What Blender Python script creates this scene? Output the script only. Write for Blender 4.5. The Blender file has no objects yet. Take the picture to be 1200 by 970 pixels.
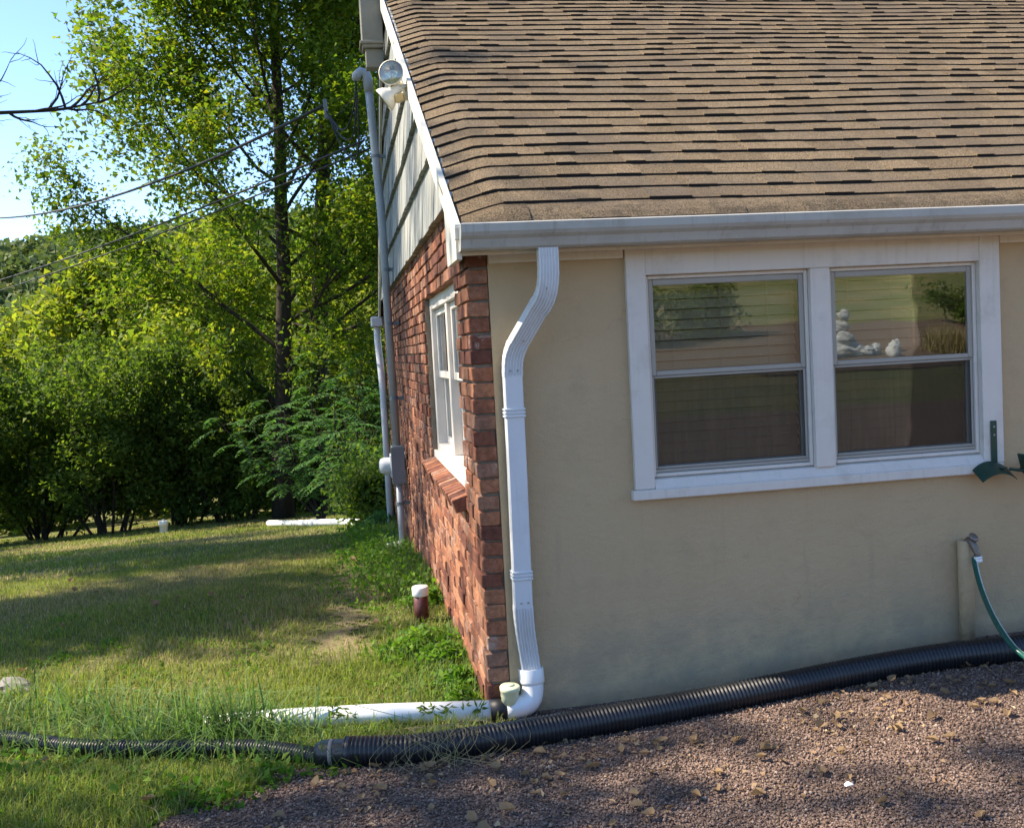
import bpy, math, random
import numpy as np
from mathutils import Matrix, Vector
R = math.radians
rng = np.random.default_rng(11)
random.seed(5)
scene = bpy.context.scene
col = scene.collection

# ------------------------------------------------------------------ camera, sky, sun, exposure
CAM = np.array((-0.624, -4.263, 1.417))
cd = bpy.data.cameras.new('camera')
cd.sensor_fit = 'HORIZONTAL'; cd.sensor_width = 36; cd.lens = 36
cd.clip_start = 0.05; cd.clip_end = 3000
cam = bpy.data.objects.new('camera', cd); col.objects.link(cam)
cam.matrix_world = Matrix(((0.98496, 0.06312, -0.16085, CAM[0]), (-0.16418, 0.05172, -0.98507, CAM[1]),
                           (-0.05386, 0.99667, 0.0613, CAM[2]), (0, 0, 0, 1)))
scene.camera = cam
SUN_EL, SUN_AZ = 46.0, 77.0            # azimuth measured from +Y towards -X
SDIR = np.array((-math.sin(R(SUN_AZ)) * math.cos(R(SUN_EL)), math.cos(R(SUN_AZ)) * math.cos(R(SUN_EL)), math.sin(R(SUN_EL))))
world = bpy.data.worlds.new('World'); scene.world = world; world.use_nodes = True
wn = world.node_tree.nodes; wl = world.node_tree.links
bg = wn['Background']
sky = wn.new('ShaderNodeTexSky'); sky.sky_type = 'NISHITA'; sky.sun_disc = False
sky.sun_elevation = R(SUN_EL); sky.sun_rotation = R(-SUN_AZ)
sky.air_density = 0.65; sky.dust_density = 0.0; sky.ozone_density = 2.6
wl.new(sky.outputs[0], bg.inputs[0]); bg.inputs[1].default_value = 0.135
sd = bpy.data.lights.new('sun', 'SUN'); sd.energy = 4.3; sd.angle = R(0.53); sd.color = (1.0, 0.87, 0.70)
so = bpy.data.objects.new('sun', sd); col.objects.link(so)
so.rotation_euler = Vector(SDIR).to_track_quat('Z', 'Y').to_euler(); so.location = (-8, 3, 12)
vs = scene.view_settings
vs.view_transform = 'Standard'; vs.look = 'None'; vs.exposure = 1.55; vs.gamma = 1.0; vs.use_curve_mapping = False
scene.cycles.use_denoising = True
scene.cycles.max_bounces = 8; scene.cycles.transparent_max_bounces = 12; scene.cycles.transmission_bounces = 4
scene.cycles.sample_clamp_indirect = 6.0

# ------------------------------------------------------------------ helpers
def tag(o, label=None, cat=None, group=None, kind=None):
    if label: o['label'] = label
    if cat: o['category'] = cat
    if group: o['group'] = group
    if kind: o['kind'] = kind
    return o
def empty(name, loc=(0, 0, 0), label=None, cat=None, group=None, parent=None):
    o = bpy.data.objects.new(name, None); col.objects.link(o); o.location = loc; o.empty_display_size = .1
    if parent: o.parent = parent
    return tag(o, label, cat, group)
def link(name, me, mats, parent=None, smooth=False):
    for m in (mats if isinstance(mats, (list, tuple)) else [mats]): me.materials.append(m)
    if smooth: me.polygons.foreach_set('use_smooth', [True] * len(me.polygons))
    o = bpy.data.objects.new(name, me); col.objects.link(o)
    if parent is not None: o.parent = parent
    return o
def np_mesh(name, V, F):
    V = np.asarray(V, np.float32); F = np.asarray(F, np.int32); k = F.shape[1]
    me = bpy.data.meshes.new(name)
    me.vertices.add(len(V)); me.vertices.foreach_set('co', V.ravel())
    me.loops.add(F.size); me.loops.foreach_set('vertex_index', F.ravel())
    me.polygons.add(len(F)); me.polygons.foreach_set('loop_start', np.arange(0, F.size, k, dtype=np.int32))
    me.update(calc_edges=True); me.validate()
    return me
def norm(v):
    v = np.asarray(v, float); return v / (np.linalg.norm(v) + 1e-12)
class MB:
    def __init__(s): s.V = []; s.F = []; s.M = []
    def add(s, V, F, m=0):
        b = len(s.V); s.V += [tuple(v) for v in V]; s.F += [tuple(i + b for i in f) for f in F]; s.M += [m] * len(F)
    def box(s, x0, x1, y0, y1, z0, z1, m=0):
        V = [(x, y, z) for x in (x0, x1) for y in (y0, y1) for z in (z0, z1)]
        s.add(V, [(0, 1, 3, 2), (4, 6, 7, 5), (0, 4, 5, 1), (2, 3, 7, 6), (0, 2, 6, 4), (1, 5, 7, 3)], m); return s
    def cbox(s, x0, x1, y0, y1, z0, z1, c=.004, m=0):
        V, F = cbox_data((x1 - x0) / 2, (y1 - y0) / 2, (z1 - z0) / 2, c)
        s.add(V + np.array(((x0 + x1) / 2, (y0 + y1) / 2, (z0 + z1) / 2)), F, m); return s
    def obox(s, c, a, b, d, ha, hb, hd, ch=.003, m=0):
        V, F = cbox_data(ha, hb, hd, ch); A = np.stack([norm(a), norm(b), norm(d)])
        s.add(V @ A + np.array(c), F, m); return s
    def tube(s, P, rad, n=8, caps=True, m=0, prof=None, up=(0, 0, 1)):
        P = [np.array(p, float) for p in P]; k = len(P)
        if not hasattr(rad, '__len__'): rad = [rad] * k
        u = None; rings = []
        for i in range(k):
            t = norm(P[min(i + 1, k - 1)] - P[max(i - 1, 0)])
            if u is None:
                q = np.array(up, float)
                if abs(t @ q) > .9: q = np.array((1., 0, 0)) if abs(t[0]) < .9 else np.array((0, 1., 0))
                u = norm(np.cross(q, t))
            u = norm(u - t * (u @ t)); w = np.cross(t, u)
            if prof is None: rings.append([P[i] + rad[i] * (math.cos(a) * u + math.sin(a) * w) for a in np.arange(n) * 2 * math.pi / n])
            else: rings.append([P[i] + rad[i] * (a * u + b * w) for a, b in prof])
        n = len(rings[0]); V = [v for r in rings for v in r]; F = []
        for i in range(k - 1):
            for j in range(n):
                F.append((i * n + j, i * n + (j + 1) % n, (i + 1) * n + (j + 1) % n, (i + 1) * n + j))
        if caps: F.append(tuple(range(n))[::-1]); F.append(tuple((k - 1) * n + j for j in range(n)))
        s.add(V, F, m); return s
    def lathe(s, prof, o, ax, n=24, m=0):
        ax = norm(ax); q = np.array((0, 0, 1.)) if abs(ax[2]) < .9 else np.array((1., 0, 0))
        u = norm(np.cross(q, ax)); w = np.cross(ax, u); o = np.array(o, float)
        V = []; F = []
        for r, h in prof:
            for a in np.arange(n) * 2 * math.pi / n: V.append(o + ax * h + r * (math.cos(a) * u + math.sin(a) * w))
        for i in range(len(prof) - 1):
            for j in range(n): F.append((i * n + j, i * n + (j + 1) % n, (i + 1) * n + (j + 1) % n, (i + 1) * n + j))
        s.add(V, F, m); return s
    def prism(s, poly, axis, a0, a1, m=0):
        """extrude a polygon given in the two other axes along axis"""
        n = len(poly)
        def mk(p, a):
            q = list(p); q.insert(axis, a); return tuple(q)
        V = [mk(p, a0) for p in poly] + [mk(p, a1) for p in poly]
        F = [tuple(range(n)), tuple(range(2 * n - 1, n - 1, -1))] + [(i, i + n, (i + 1) % n + n, (i + 1) % n) for i in range(n)]
        s.add(V, F, m); return s
    def build(s, name, mats, parent=None, smooth=False, fix=True):
        me = bpy.data.meshes.new(name); me.from_pydata(s.V, [], s.F); me.update()
        if len(set(s.M)) > 1: me.polygons.foreach_set('material_index', s.M)
        o = link(name, me, mats, parent, smooth)
        if fix:
            import bmesh
            bm = bmesh.new(); bm.from_mesh(me); bmesh.ops.recalc_face_normals(bm, faces=bm.faces); bm.to_mesh(me); bm.free()
        return o
_cb = {}
def cbox_data(hx, hy, hz, c):
    c = min(c, hx * .9, hy * .9, hz * .9)
    h = (hx, hy, hz); S = [(a, b, d) for a in (-1, 1) for b in (-1, 1) for d in (-1, 1)]
    V = []; idx = {}
    for sg in S:
        for ax in range(3):
            idx[(sg, ax)] = len(V); V.append([sg[i] * (h[i] if i == ax else h[i] - c) for i in range(3)])
    F = []
    for ax in range(3):
        o = [i for i in range(3) if i != ax]
        for sn in (-1, 1):
            q = []
            for (p, r) in ((-1, -1), (1, -1), (1, 1), (-1, 1)):
                g = [0, 0, 0]; g[ax] = sn; g[o[0]] = p; g[o[1]] = r; q.append(idx[(tuple(g), ax)])
            F.append(q)
        for p in (-1, 1):
            for r in (-1, 1):
                g1 = [0, 0, 0]; g1[ax] = -1; g1[o[0]] = p; g1[o[1]] = r; g2 = list(g1); g2[ax] = 1
                F.append([idx[(tuple(g1), o[0])], idx[(tuple(g2), o[0])], idx[(tuple(g2), o[1])], idx[(tuple(g1), o[1])]])
    for sg in S: F.append([idx[(sg, 0)], idx[(sg, 1)], idx[(sg, 2)]])
    V = np.array(V); out = []
    for f in F:
        p = V[f]; nn = np.cross(p[1] - p[0], p[2] - p[0])
        out.append(tuple(f) if nn @ p.mean(0) > 0 else tuple(f[::-1]))
    return V, out

# ------------------------------------------------------------------ materials
class NT:
    def __init__(s, name):
        s.m = bpy.data.materials.new(name); s.m.use_nodes = True; s.t = s.m.node_tree
        s.b = s.t.nodes['Principled BSDF']; s.out = s.t.nodes['Material Output']
    def n(s, typ, ins=None, **kw):
        nd = s.t.nodes.new(typ)
        for k, v in kw.items(): setattr(nd, k, v)
        for k, v in (ins or {}).items(): s.set(nd.inputs[k], v)
        return nd
    def set(s, sock, v):
        if hasattr(v, 'is_output') or isinstance(v, bpy.types.NodeSocket): s.t.links.new(v, sock)
        elif isinstance(v, (tuple, list)) and len(v) == 3 and sock.type == 'RGBA': sock.default_value = (*v, 1)
        else: sock.default_value = v
    def coord(s, which='Object'): return s.n('ShaderNodeTexCoord').outputs[which]
    def pos(s): return s.n('ShaderNodeNewGeometry').outputs['Position']
    def island(s): return s.n('ShaderNodeNewGeometry').outputs['Random Per Island']
    def orand(s): return s.n('ShaderNodeObjectInfo').outputs['Random']
    def scale(s, v, sc):
        return s.n('ShaderNodeVectorMath', {0: v, 1: sc}, operation='MULTIPLY').outputs[0]
    def noise(s, v, sc, det=4, rough=.55, dist=0.0):
        return s.n('ShaderNodeTexNoise', {'Vector': v, 'Scale': sc, 'Detail': det, 'Roughness': rough, 'Distortion': dist}).outputs[0]
    def math(s, op, a, b=0.0, c=None, clamp=False):
        nd = s.n('ShaderNodeMath', {0: a, 1: b}, operation=op, use_clamp=clamp)
        if c is not None: s.set(nd.inputs[2], c)
        return nd.outputs[0]
    def ramp(s, fac, stops, interp='LINEAR'):
        r = s.n('ShaderNodeValToRGB', {0: fac}); cr = r.color_ramp; cr.interpolation = interp
        while len(cr.elements) < len(stops): cr.elements.new(.5)
        for e, (p, c) in zip(cr.elements, stops):
            e.position = p; e.color = (*c, 1) if len(c) == 3 else c
        return r.outputs[0]
    def step(s, fac, a, b): return s.n('ShaderNodeMapRange', {0: fac, 1: a, 2: b, 3: 0.0, 4: 1.0}, interpolation_type='SMOOTHSTEP').outputs[0]
    def mix(s, f, a, b, blend='MIX'):
        nd = s.n('ShaderNodeMix', data_type='RGBA', blend_type=blend)
        s.set(nd.inputs[0], f); s.set(nd.inputs[6], a); s.set(nd.inputs[7], b); return nd.outputs[2]
    def hsv(s, c, h=.5, sa=1.0, v=1.0): return s.n('ShaderNodeHueSaturation', {'Hue': h, 'Saturation': sa, 'Value': v, 'Color': c}).outputs[0]
    def sepz(s, v, ax=2): return s.n('ShaderNodeSeparateXYZ', {0: v}).outputs[ax]
    def bump(s, h, st=.3, d=.01):
        s.set(s.b.inputs['Normal'], s.n('ShaderNodeBump', {'Height': h, 'Strength': st, 'Distance': d}).outputs[0])
    def done(s, colr=None, rough=None, spec=None, metal=None):
        if colr is not None: s.set(s.b.inputs['Base Color'], colr)
        if rough is not None: s.set(s.b.inputs['Roughness'], rough)
        if spec is not None: s.set(s.b.inputs['Specular IOR Level'], spec)
        if metal is not None: s.set(s.b.inputs['Metallic'], metal)
        return s.m
M = {}
def simple(name, c, rough=.5, var=.12, sc=12, bump=0, metal=0, spec=.5, dirt=None, dirtamt=.35, streak=0):
    t = NT(name); p = t.pos(); n = t.noise(p, sc, 5, .65)
    cc = t.mix(t.math('MULTIPLY', n, 1.0), tuple(x * (1 - var) for x in c), tuple(min(1, x * (1 + var)) for x in c))
    if dirt: cc = t.mix(t.math('MULTIPLY', t.step(t.noise(p, sc * .6, 6, .7), .48, .72), dirtamt), cc, dirt)
    if streak: cc = t.mix(t.math('MULTIPLY', t.step(t.noise(t.scale(p, (34, 34, 1.3)), 1.0, 4, .65), .52, .74), streak), cc, dirt)
    if bump: t.bump(t.noise(p, sc * 8, 3), bump, .003)
    M[name] = t.done(cc, t.math('ADD', t.math('MULTIPLY', n, .2), rough - .1), spec, metal); return M[name]
simple('white_paint', (.66, .61, .54), .5, .06, 9, .2, dirt=(.40, .37, .30), dirtamt=.45, streak=.3)
simple('cream_paint', (.72, .68, .56), .5, .07, 9, .12, dirt=(.40, .36, .27), dirtamt=.35)
simple('white_metal', (.66, .67, .67), .38, .05, 6, dirt=(.40, .40, .37), dirtamt=.3, streak=.4)
simple('gutter_metal', (.42, .41, .365), .42, .08, 5, dirt=(.24, .225, .185), dirtamt=.45, streak=.5)
simple('pvc_white', (.80, .81, .80), .33, .05, 8, dirt=(.45, .45, .38), dirtamt=.25)
simple('aluminium_frame', (.34, .32, .275), .45, .08, 10, dirt=(.28, .26, .22), dirtamt=.4)
simple('grey_pvc', (.36, .39, .41), .45, .08, 8, dirt=(.25, .27, .28))
simple('grey_box_paint', (.16, .185, .20), .45, .08, 8, dirt=(.2, .2, .2))
simple('black_plastic', (.009, .011, .014), .40, .3, 14, dirt=(.06, .058, .055), dirtamt=.22)
simple('black_rubber', (.012, .012, .013), .5, .2, 12)
simple('cable_black', (.018, .017, .016), .6, .2, 12)
simple('green_metal', (.012, .045, .026), .45, .25, 10)
simple('hose_green', (.010, .085, .060), .3, .2, 10)
simple('hose_stripe', (.50, .55, .48), .4, .1, 10)
simple('brass_old', (.20, .17, .14), .5, .3, 30, metal=.7, dirt=(.35, .34, .32), dirtamt=.5)
simple('red_pipe_paint', (.085, .016, .018), .45, .3, 10, dirt=(.2, .12, .1))
simple('old_plastic_cream', (.62, .64, .42), .35, .1, 10)
simple('weathered_wood', (.24, .23, .19), .8, .25, 6, .3, dirt=(.14, .14, .12), dirtamt=.5)
simple('dark_interior', (.05, .045, .04), .8, .1, 3)
simple('blind_slat', (.62, .55, .43), .55, .12, 8)
simple('lamp_white', (.74, .70, .58), .42, .08, 10, dirt=(.42, .36, .22), dirtamt=.4)
simple('lamp_yellowed', (.58, .42, .18), .45, .15, 10)
simple('reflector_metal', (.62, .60, .52), .22, .1, 20, metal=.85)
simple('stone_grey', (.20, .19, .17), .85, .25, 10, .5, dirt=(.12, .12, .09))
simple('stone_white', (.36, .38, .38), .8, .12, 10, .4)
simple('paper_white', (.78, .80, .84), .8, .05, 10)
simple('asphalt_edge', (.012, .010, .009), .9, .3, 40)
def mat_stucco():
    t = NT('stucco'); p = t.pos()
    big = t.noise(p, 1.6, 5, .6); mid = t.noise(p, 7, 5, .6)
    c = t.mix(big, (.44, .32, .178), (.53, .40, .24)); c = t.mix(t.math('MULTIPLY', t.step(mid, .5, .75), .3), c, (.345, .27, .165))
    z = t.sepz(p); low = t.math('MULTIPLY', t.step(z, .36, .02), t.step(t.noise(p, 4.5, 6, .7), .36, .62))
    c = t.mix(t.math('MULTIPLY', low, .4), c, (.19, .19, .15))
    st = t.noise(t.scale(p, (9, 9, .7)), 1.5, 4, .6)
    c = t.mix(t.math('MULTIPLY', t.step(st, .58, .8), .25), c, (.28, .235, .16))
    h = t.math('ADD', t.math('MULTIPLY', t.noise(p, 150, 3, .6), .7), t.math('MULTIPLY', t.noise(p, 38, 4, .6), 1.0))
    h = t.math('ADD', h, t.math('MULTIPLY', t.noise(t.scale(p, (1, 1, 1.6)), 13, 4, .6, .5), 1.5))
    wp_ = t.n('ShaderNodeVectorMath', {0: p, 1: t.scale(t.n('ShaderNodeTexNoise', {'Vector': p, 'Scale': 5.0, 'Detail': 4.0}).outputs['Color'], (.22, .22, .22))}, operation='ADD').outputs[0]
    vor = t.n('ShaderNodeTexVoronoi', {'Vector': wp_, 'Scale': 1.15}, feature='DISTANCE_TO_EDGE').outputs['Distance']
    crack = t.math('MULTIPLY', t.step(vor, .003, .001), t.step(t.noise(p, 1.7, 3), .52, .60))
    c = t.mix(t.math('MULTIPLY', crack, .10), c, (.14, .105, .065)); h = t.math('SUBTRACT', h, t.math('MULTIPLY', crack, .2)); t.bump(h, .5, .007)
    M['stucco'] = t.done(c, .88, .25)
def mat_brick():
    t = NT('brick'); p = t.pos()
    r = t.math('FRACT', t.math('ADD', t.island(), t.math('MULTIPLY', t.orand(), 7.31)))
    base = t.ramp(r, [(0, (.125, .048, .034)), (.3, (.225, .084, .048)), (.55, (.31, .122, .063)), (.8, (.40, .178, .092)), (1, (.28, .15, .10))])
    g = t.noise(p, 42, 6, .7); c = t.mix(t.step(g, .3, .75), t.hsv(base, .5, 1, .62), t.hsv(base, .5, .95, 1.2))
    lime = t.math('MULTIPLY', t.step(t.noise(p, 9, 6, .75, .6), .50, .66), t.step(t.math('FRACT', t.math('MULTIPLY', r, 5.7)), .35, .9))
    c = t.mix(t.math('MULTIPLY', lime, .6), c, (.46, .40, .34))
    dk = t.step(t.noise(p, 3.2, 6, .75), .48, .68); c = t.mix(t.math('MULTIPLY', dk, .45), c, (.055, .035, .03))
    t.bump(t.math('ADD', t.noise(p, 70, 5, .7), t.math('MULTIPLY', t.noise(p, 240, 2), .8)), .55, .005)
    M['brick'] = t.done(c, .9, .2)
    t = NT('mortar'); p = t.pos()
    c = t.mix(t.noise(p, 22, 6, .7), (.11, .092, .072), (.30, .255, .20)); t.bump(t.noise(p, 90, 5, .7), .8, .008)
    M['mortar'] = t.done(c, .95, .1)
def mat_shingle():
    t = NT('shingle_granules'); p = t.pos()
    r = t.math('FRACT', t.math('ADD', t.island(), t.math('MULTIPLY', t.orand(), 5.17)))
    base = t.ramp(r, [(0, (.150, .108, .062)), (.4, (.188, .136, .078)), (.75, (.215, .156, .090)), (1, (.158, .120, .076))])
    g = t.math('ADD', t.math('MULTIPLY', t.noise(p, 150, 2, .6), .6), t.math('MULTIPLY', t.noise(p, 380, 2, .6), .4)); c = t.mix(t.step(g, .40, .60), t.hsv(base, .5, 1, .36), t.hsv(base, .5, .9, 1.5))
    w = t.noise(p, 1.3, 5, .6); c = t.mix(t.math('MULTIPLY', t.step(w, .45, .68), .5), c, (.115, .092, .070))
    y = t.sepz(p, 1); moss = t.math('MULTIPLY', t.step(y, .02, -.12), t.step(t.noise(p, 9, 5, .7), .45, .62))
    c = t.mix(t.math('MULTIPLY', moss, .45), c, (.045, .04, .03))
    t.bump(t.noise(p, 420, 2, .6), .9, .006)
    M['shingle'] = t.done(c, .95, .15)
def mat_siding():
    t = NT('weathered_siding'); p = t.pos()
    r = t.math('FRACT', t.math('ADD', t.island(), t.orand()))
    off = t.n('ShaderNodeVectorMath', {0: t.scale(p, (1, 26, 1.1)), 1: t.n('ShaderNodeCombineXYZ', {0: t.math('MULTIPLY', r, 30.0), 1: 0.0, 2: 0.0}).outputs[0]}, operation='ADD').outputs[0]
    st = t.noise(off, 1.0, 5, .65)
    c = t.mix(t.step(st, .42, .58), (.105, .13, .14), (.34, .355, .345)); c = t.mix(t.math('MULTIPLY', r, .35), c, (.42, .385, .29))
    c = t.mix(t.math('MULTIPLY', t.step(t.noise(t.scale(p, (1, 8, 2)), 2.0, 5, .7), .58, .75), .6), c, (.22, .22, .21))
    t.bump(t.noise(t.scale(p, (1, 90, 1.5)), 1.0, 4, .6), .5, .006)
    M['siding'] = t.done(c, .75, .3)
def leaf_mat(name, stops, tr=.45, trmul=(1.5, 1.6, .7), rough=.45):
    t = NT(name)
    p = t.pos(); r = t.island()
    f = t.math('ADD', t.math('MULTIPLY', r, .65), t.math('MULTIPLY', t.noise(p, .55, 3), .45), clamp=True)
    c = t.ramp(f, stops); c = t.hsv(c, .5, 1, t.math('ADD', t.math('MULTIPLY', t.math('FRACT', t.math('MULTIPLY', r, 17.3)), .5), .75))
    t.done(c, rough + .2, .18)
    tc = t.mix(1.0, c, trmul, 'MULTIPLY')
    tn = t.n('ShaderNodeBsdfTranslucent', {'Color': tc})
    mx = t.n('ShaderNodeMixShader', {0: tr, 1: t.b.outputs[0], 2: tn.outputs[0]})
    t.t.links.new(mx.outputs[0], t.out.inputs[0]); M[name] = t.m
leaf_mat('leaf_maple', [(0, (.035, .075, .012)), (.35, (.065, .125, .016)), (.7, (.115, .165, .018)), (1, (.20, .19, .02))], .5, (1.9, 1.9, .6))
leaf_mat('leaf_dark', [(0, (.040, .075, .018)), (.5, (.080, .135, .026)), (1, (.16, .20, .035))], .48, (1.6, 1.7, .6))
leaf_mat('leaf_sunlit_tint', [(0, (.085, .14, .02)), (.5, (.16, .22, .03)), (1, (.28, .28, .045))], .5, (1.6, 1.6, .6))  # sunlit look put into the leaf colour: paler and yellower than the other leaves
leaf_mat('leaf_hill', [(0, (.055, .095, .035)), (.5, (.085, .13, .045)), (1, (.14, .165, .06))], .3, (1.3, 1.3, .8))
leaf_mat('leaf_sumac', [(0, (.035, .095, .030)), (.5, (.055, .14, .04)), (1, (.10, .19, .05))], .45, (1.4, 1.6, .7))
leaf_mat('grass_blade', [(0, (.10, .155, .032)), (.45, (.17, .225, .05)), (.8, (.25, .275, .075)), (1, (.36, .32, .13))], .4, (1.5, 1.6, .7), .5)
leaf_mat('grass_dry', [(0, (.20, .20, .075)), (.5, (.34, .29, .14)), (1, (.48, .40, .23))], .35, (1.2, 1.2, .8), .6)
leaf_mat('grass_tall', [(0, (.055, .115, .032)), (.5, (.095, .175, .05)), (1, (.20, .25, .09))], .4, (1.4, 1.6, .7), .4)
leaf_mat('weed_leaf', [(0, (.05, .12, .015)), (.5, (.09, .19, .02)), (1, (.17, .25, .03))], .45, (1.4, 1.6, .7), .4)
leaf_mat('leaf_dry', [(0, (.09, .055, .035)), (.3, (.21, .125, .065)), (.65, (.36, .25, .14)), (1, (.50, .42, .27))], .25, (1.2, 1.1, .8), .7)
def mat_bark():
    t = NT('bark'); p = t.pos(); n = t.noise(t.scale(p, (9, 9, 1.6)), 1.6, 6, .7)
    c = t.mix(n, (.016, .013, .010), (.070, .058, .045)); t.bump(n, .9, .03); M['bark'] = t.done(c, .92, .15)
    t = NT('bark_dead'); p = t.pos(); n = t.noise(p, 8, 4, .6)
    M['bark_dead'] = t.done(t.mix(n, (.03, .026, .024), (.10, .09, .085)), .9, .15)
def mat_ground():
    t = NT('lawn_soil'); p = t.pos()
    n1 = t.noise(p, .55, 5, .62); n2 = t.noise(p, 6, 6, .7); n3 = t.noise(p, 60, 3, .6)
    c = t.mix(t.step(n1, .40, .66), (.13, .155, .045), (.25, .215, .095)); c = t.mix(t.math('MULTIPLY', t.step(n2, .45, .7), .5), c, (.19, .145, .085))
    c = t.mix(t.math('MULTIPLY', n3, .5), c, (.06, .075, .022)); t.bump(n3, .7, .03)
    M['lawn'] = t.done(c, .95, .1)
    t = NT('driveway_gravel'); p = t.pos()
    v = t.n('ShaderNodeTexVoronoi', {'Vector': p, 'Scale': 95.0}); cr = t.math('FRACT', t.math('MULTIPLY', t.sepz(v.outputs['Color'], 0), 3.1))
    c = t.ramp(cr, [(0, (.09, .062, .048)), (.5, (.175, .122, .097)), (1, (.28, .205, .165))]); c = t.mix(t.math('MULTIPLY', t.step(t.noise(p, 2.2, 5, .65), .45, .7), .4), c, (.075, .055, .042))
    t.bump(t.math('SUBTRACT', 1.0, v.outputs['Distance']), .9, .012)
    M['driveway'] = t.done(c, .93, .15)
    t = NT('gravel_stone'); p = t.pos()
    r = t.island(); c = t.ramp(r, [(0, (.100, .062, .046)), (.45, (.210, .138, .104)), (.85, (.30, .21, .162)), (1, (.42, .33, .26))])
    M['gravel_stone'] = t.done(t.mix(t.math('MULTIPLY', t.noise(p, 150, 2), .4), c, (.06, .045, .04)), .85, .25)
    t = NT('mulch'); p = t.pos(); n = t.noise(p, 14, 6, .7)
    M['mulch'] = t.done(t.mix(n, (.05, .036, .026), (.17, .125, .09)), .95, .1); 
def mat_glass():
    t = NT('window_glass'); t.t.nodes.remove(t.b)
    fr = t.n('ShaderNodeFresnel', {'IOR': 1.95}).outputs[0]
    p = t.pos(); h = t.noise(p, 2.2, 2, .5)
    nb = t.n('ShaderNodeBump', {'Height': h, 'Strength': .035, 'Distance': .02}).outputs[0]
    g = t.n('ShaderNodeBsdfGlossy', {'Color': (1, 1, 1), 'Roughness': .010, 'Normal': nb}); tr = t.n('ShaderNodeBsdfTransparent', {'Color': (.90, .91, .88)})
    mx = t.n('ShaderNodeMixShader', {0: t.math('MULTIPLY', fr, .95, clamp=True), 1: tr.outputs[0], 2: g.outputs[0]})
    t.t.links.new(mx.outputs[0], t.out.inputs[0]); M['glass'] = t.m
    t = NT('insect_screen'); p = t.pos()
    tr = t.n('ShaderNodeBsdfTransparent', {'Color': (1, 1, 1)}); t.done((.04, .037, .032), .8, .05)
    w = t.math('ADD', .20, t.math('MULTIPLY', t.noise(t.scale(p, (30, 1, 3)), 1.4, 2), .16))
    mx = t.n('ShaderNodeMixShader', {0: w, 1: tr.outputs[0], 2: t.b.outputs[0]}); t.t.links.new(mx.outputs[0], t.out.inputs[0]); M['screen'] = t.m
    t = NT('lens_glass'); t.t.nodes.remove(t.b)
    g = t.n('ShaderNodeBsdfGlossy', {'Color': (1, 1, 1), 'Roughness': .08}); tr = t.n('ShaderNodeBsdfTransparent', {'Color': (.86, .86, .74)})
    mx = t.n('ShaderNodeMixShader', {0: .16, 1: tr.outputs[0], 2: g.outputs[0]}); t.t.links.new(mx.outputs[0], t.out.inputs[0]); M['lens'] = t.m
mat_stucco(); mat_brick(); mat_shingle(); mat_siding(); mat_bark(); mat_ground(); mat_glass()

# ------------------------------------------------------------------ terrain
def softplus(x, k): return k * np.logaddexp(0, np.asarray(x, float) / k)
def smooth01(t): t = np.clip(np.asarray(t, float), 0, 1); return t * t * (3 - 2 * t)
def gz(x, y):
    x = np.asarray(x, float); y = np.asarray(y, float)
    z = -.12 * softplus(y - 2.2, 1.2) + .10 * softplus(y - 24, 3.0)
    z = z + .13 * softplus(-(y + 5.5), 1.0)
    z = z - .03 * softplus(-(x + 3.5), 1.0)
    z = z + .012 * np.sin(x * 1.7 + y * .8) * np.cos(y * 1.1 - x * .6) * (1 / (1 + np.exp(-(y - 1.0) * 2)))
    z = z + .006 * np.sin(3.1 * x + 1.2) * np.sin(2.7 * y)
    z = z - .12 * smooth01((2.5 - x) / 2.2) * (1 - smooth01((y - .2) / 2.6)) * smooth01((y + 7) / 3)
    return z
def axis_pts(lo, hi, a, b, fine):
    mid = list(np.arange(a, b + 1e-6, fine)); o = []; st = fine; v = b
    while v < hi: st *= 1.28; v += st; o.append(min(v, hi))
    p = []; st = fine; v = a
    while v > lo: st *= 1.28; v -= st; p.append(max(v, lo))
    return np.array(p[::-1] + mid + o)
def sheet(name, xs, ys, zf, mat, mask=None, **kw):
    X, Y = np.meshgrid(xs, ys, indexing='ij'); Z = zf(X, Y); V = np.stack([X, Y, Z], -1).reshape(-1, 3); n = len(ys)
    I, J = np.meshgrid(np.arange(len(xs) - 1), np.arange(n - 1), indexing='ij'); I = I.ravel(); J = J.ravel()
    F = np.stack([I * n + J, (I + 1) * n + J, (I + 1) * n + J + 1, I * n + J + 1], -1)
    if mask is not None:
        F = F[mask(V[F].mean(1)[:, 0], V[F].mean(1)[:, 1])]; u, inv = np.unique(F, return_inverse=True); V = V[u]; F = inv.reshape(F.shape)
    me = np_mesh(name, V, F); return tag(link(name, me, mat, None, True), kind='structure', **kw)
sheet('ground', axis_pts(-1500, 1500, -8, 8, .16), axis_pts(-1500, 1500, -4, 20, .16), gz, M['lawn'], label='lawn falling away beside and behind the house')
def drive_edge(x, y):
    """positive inside the driveway"""
    w = .09 * np.sin(7 * x + 1.3) + .06 * np.sin(17 * x + 4 * y)
    d1 = -0.355 + 0.408 * (x - (-0.657)) - y + w * .6                   # left stretch, boundary running down-left
    d1 = np.where(x > -0.657, -0.355 - y + w * .2, d1)
    d2 = np.where(x > .02, .0 - y, -1.0)
    d = np.maximum(d1, d2)
    return np.where((y > -8.5), d, -1)
sheet('driveway', axis_pts(-9, 14, -2, 4, .04), axis_pts(-8.6, .02, -2.4, 0, .04), lambda x, y: gz(x, y) + .008, M['driveway'], lambda x, y: (drive_edge(x, y) > 0) & (y < -.01), label='reddish brown gravel driveway in front of the stucco wall')

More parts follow.
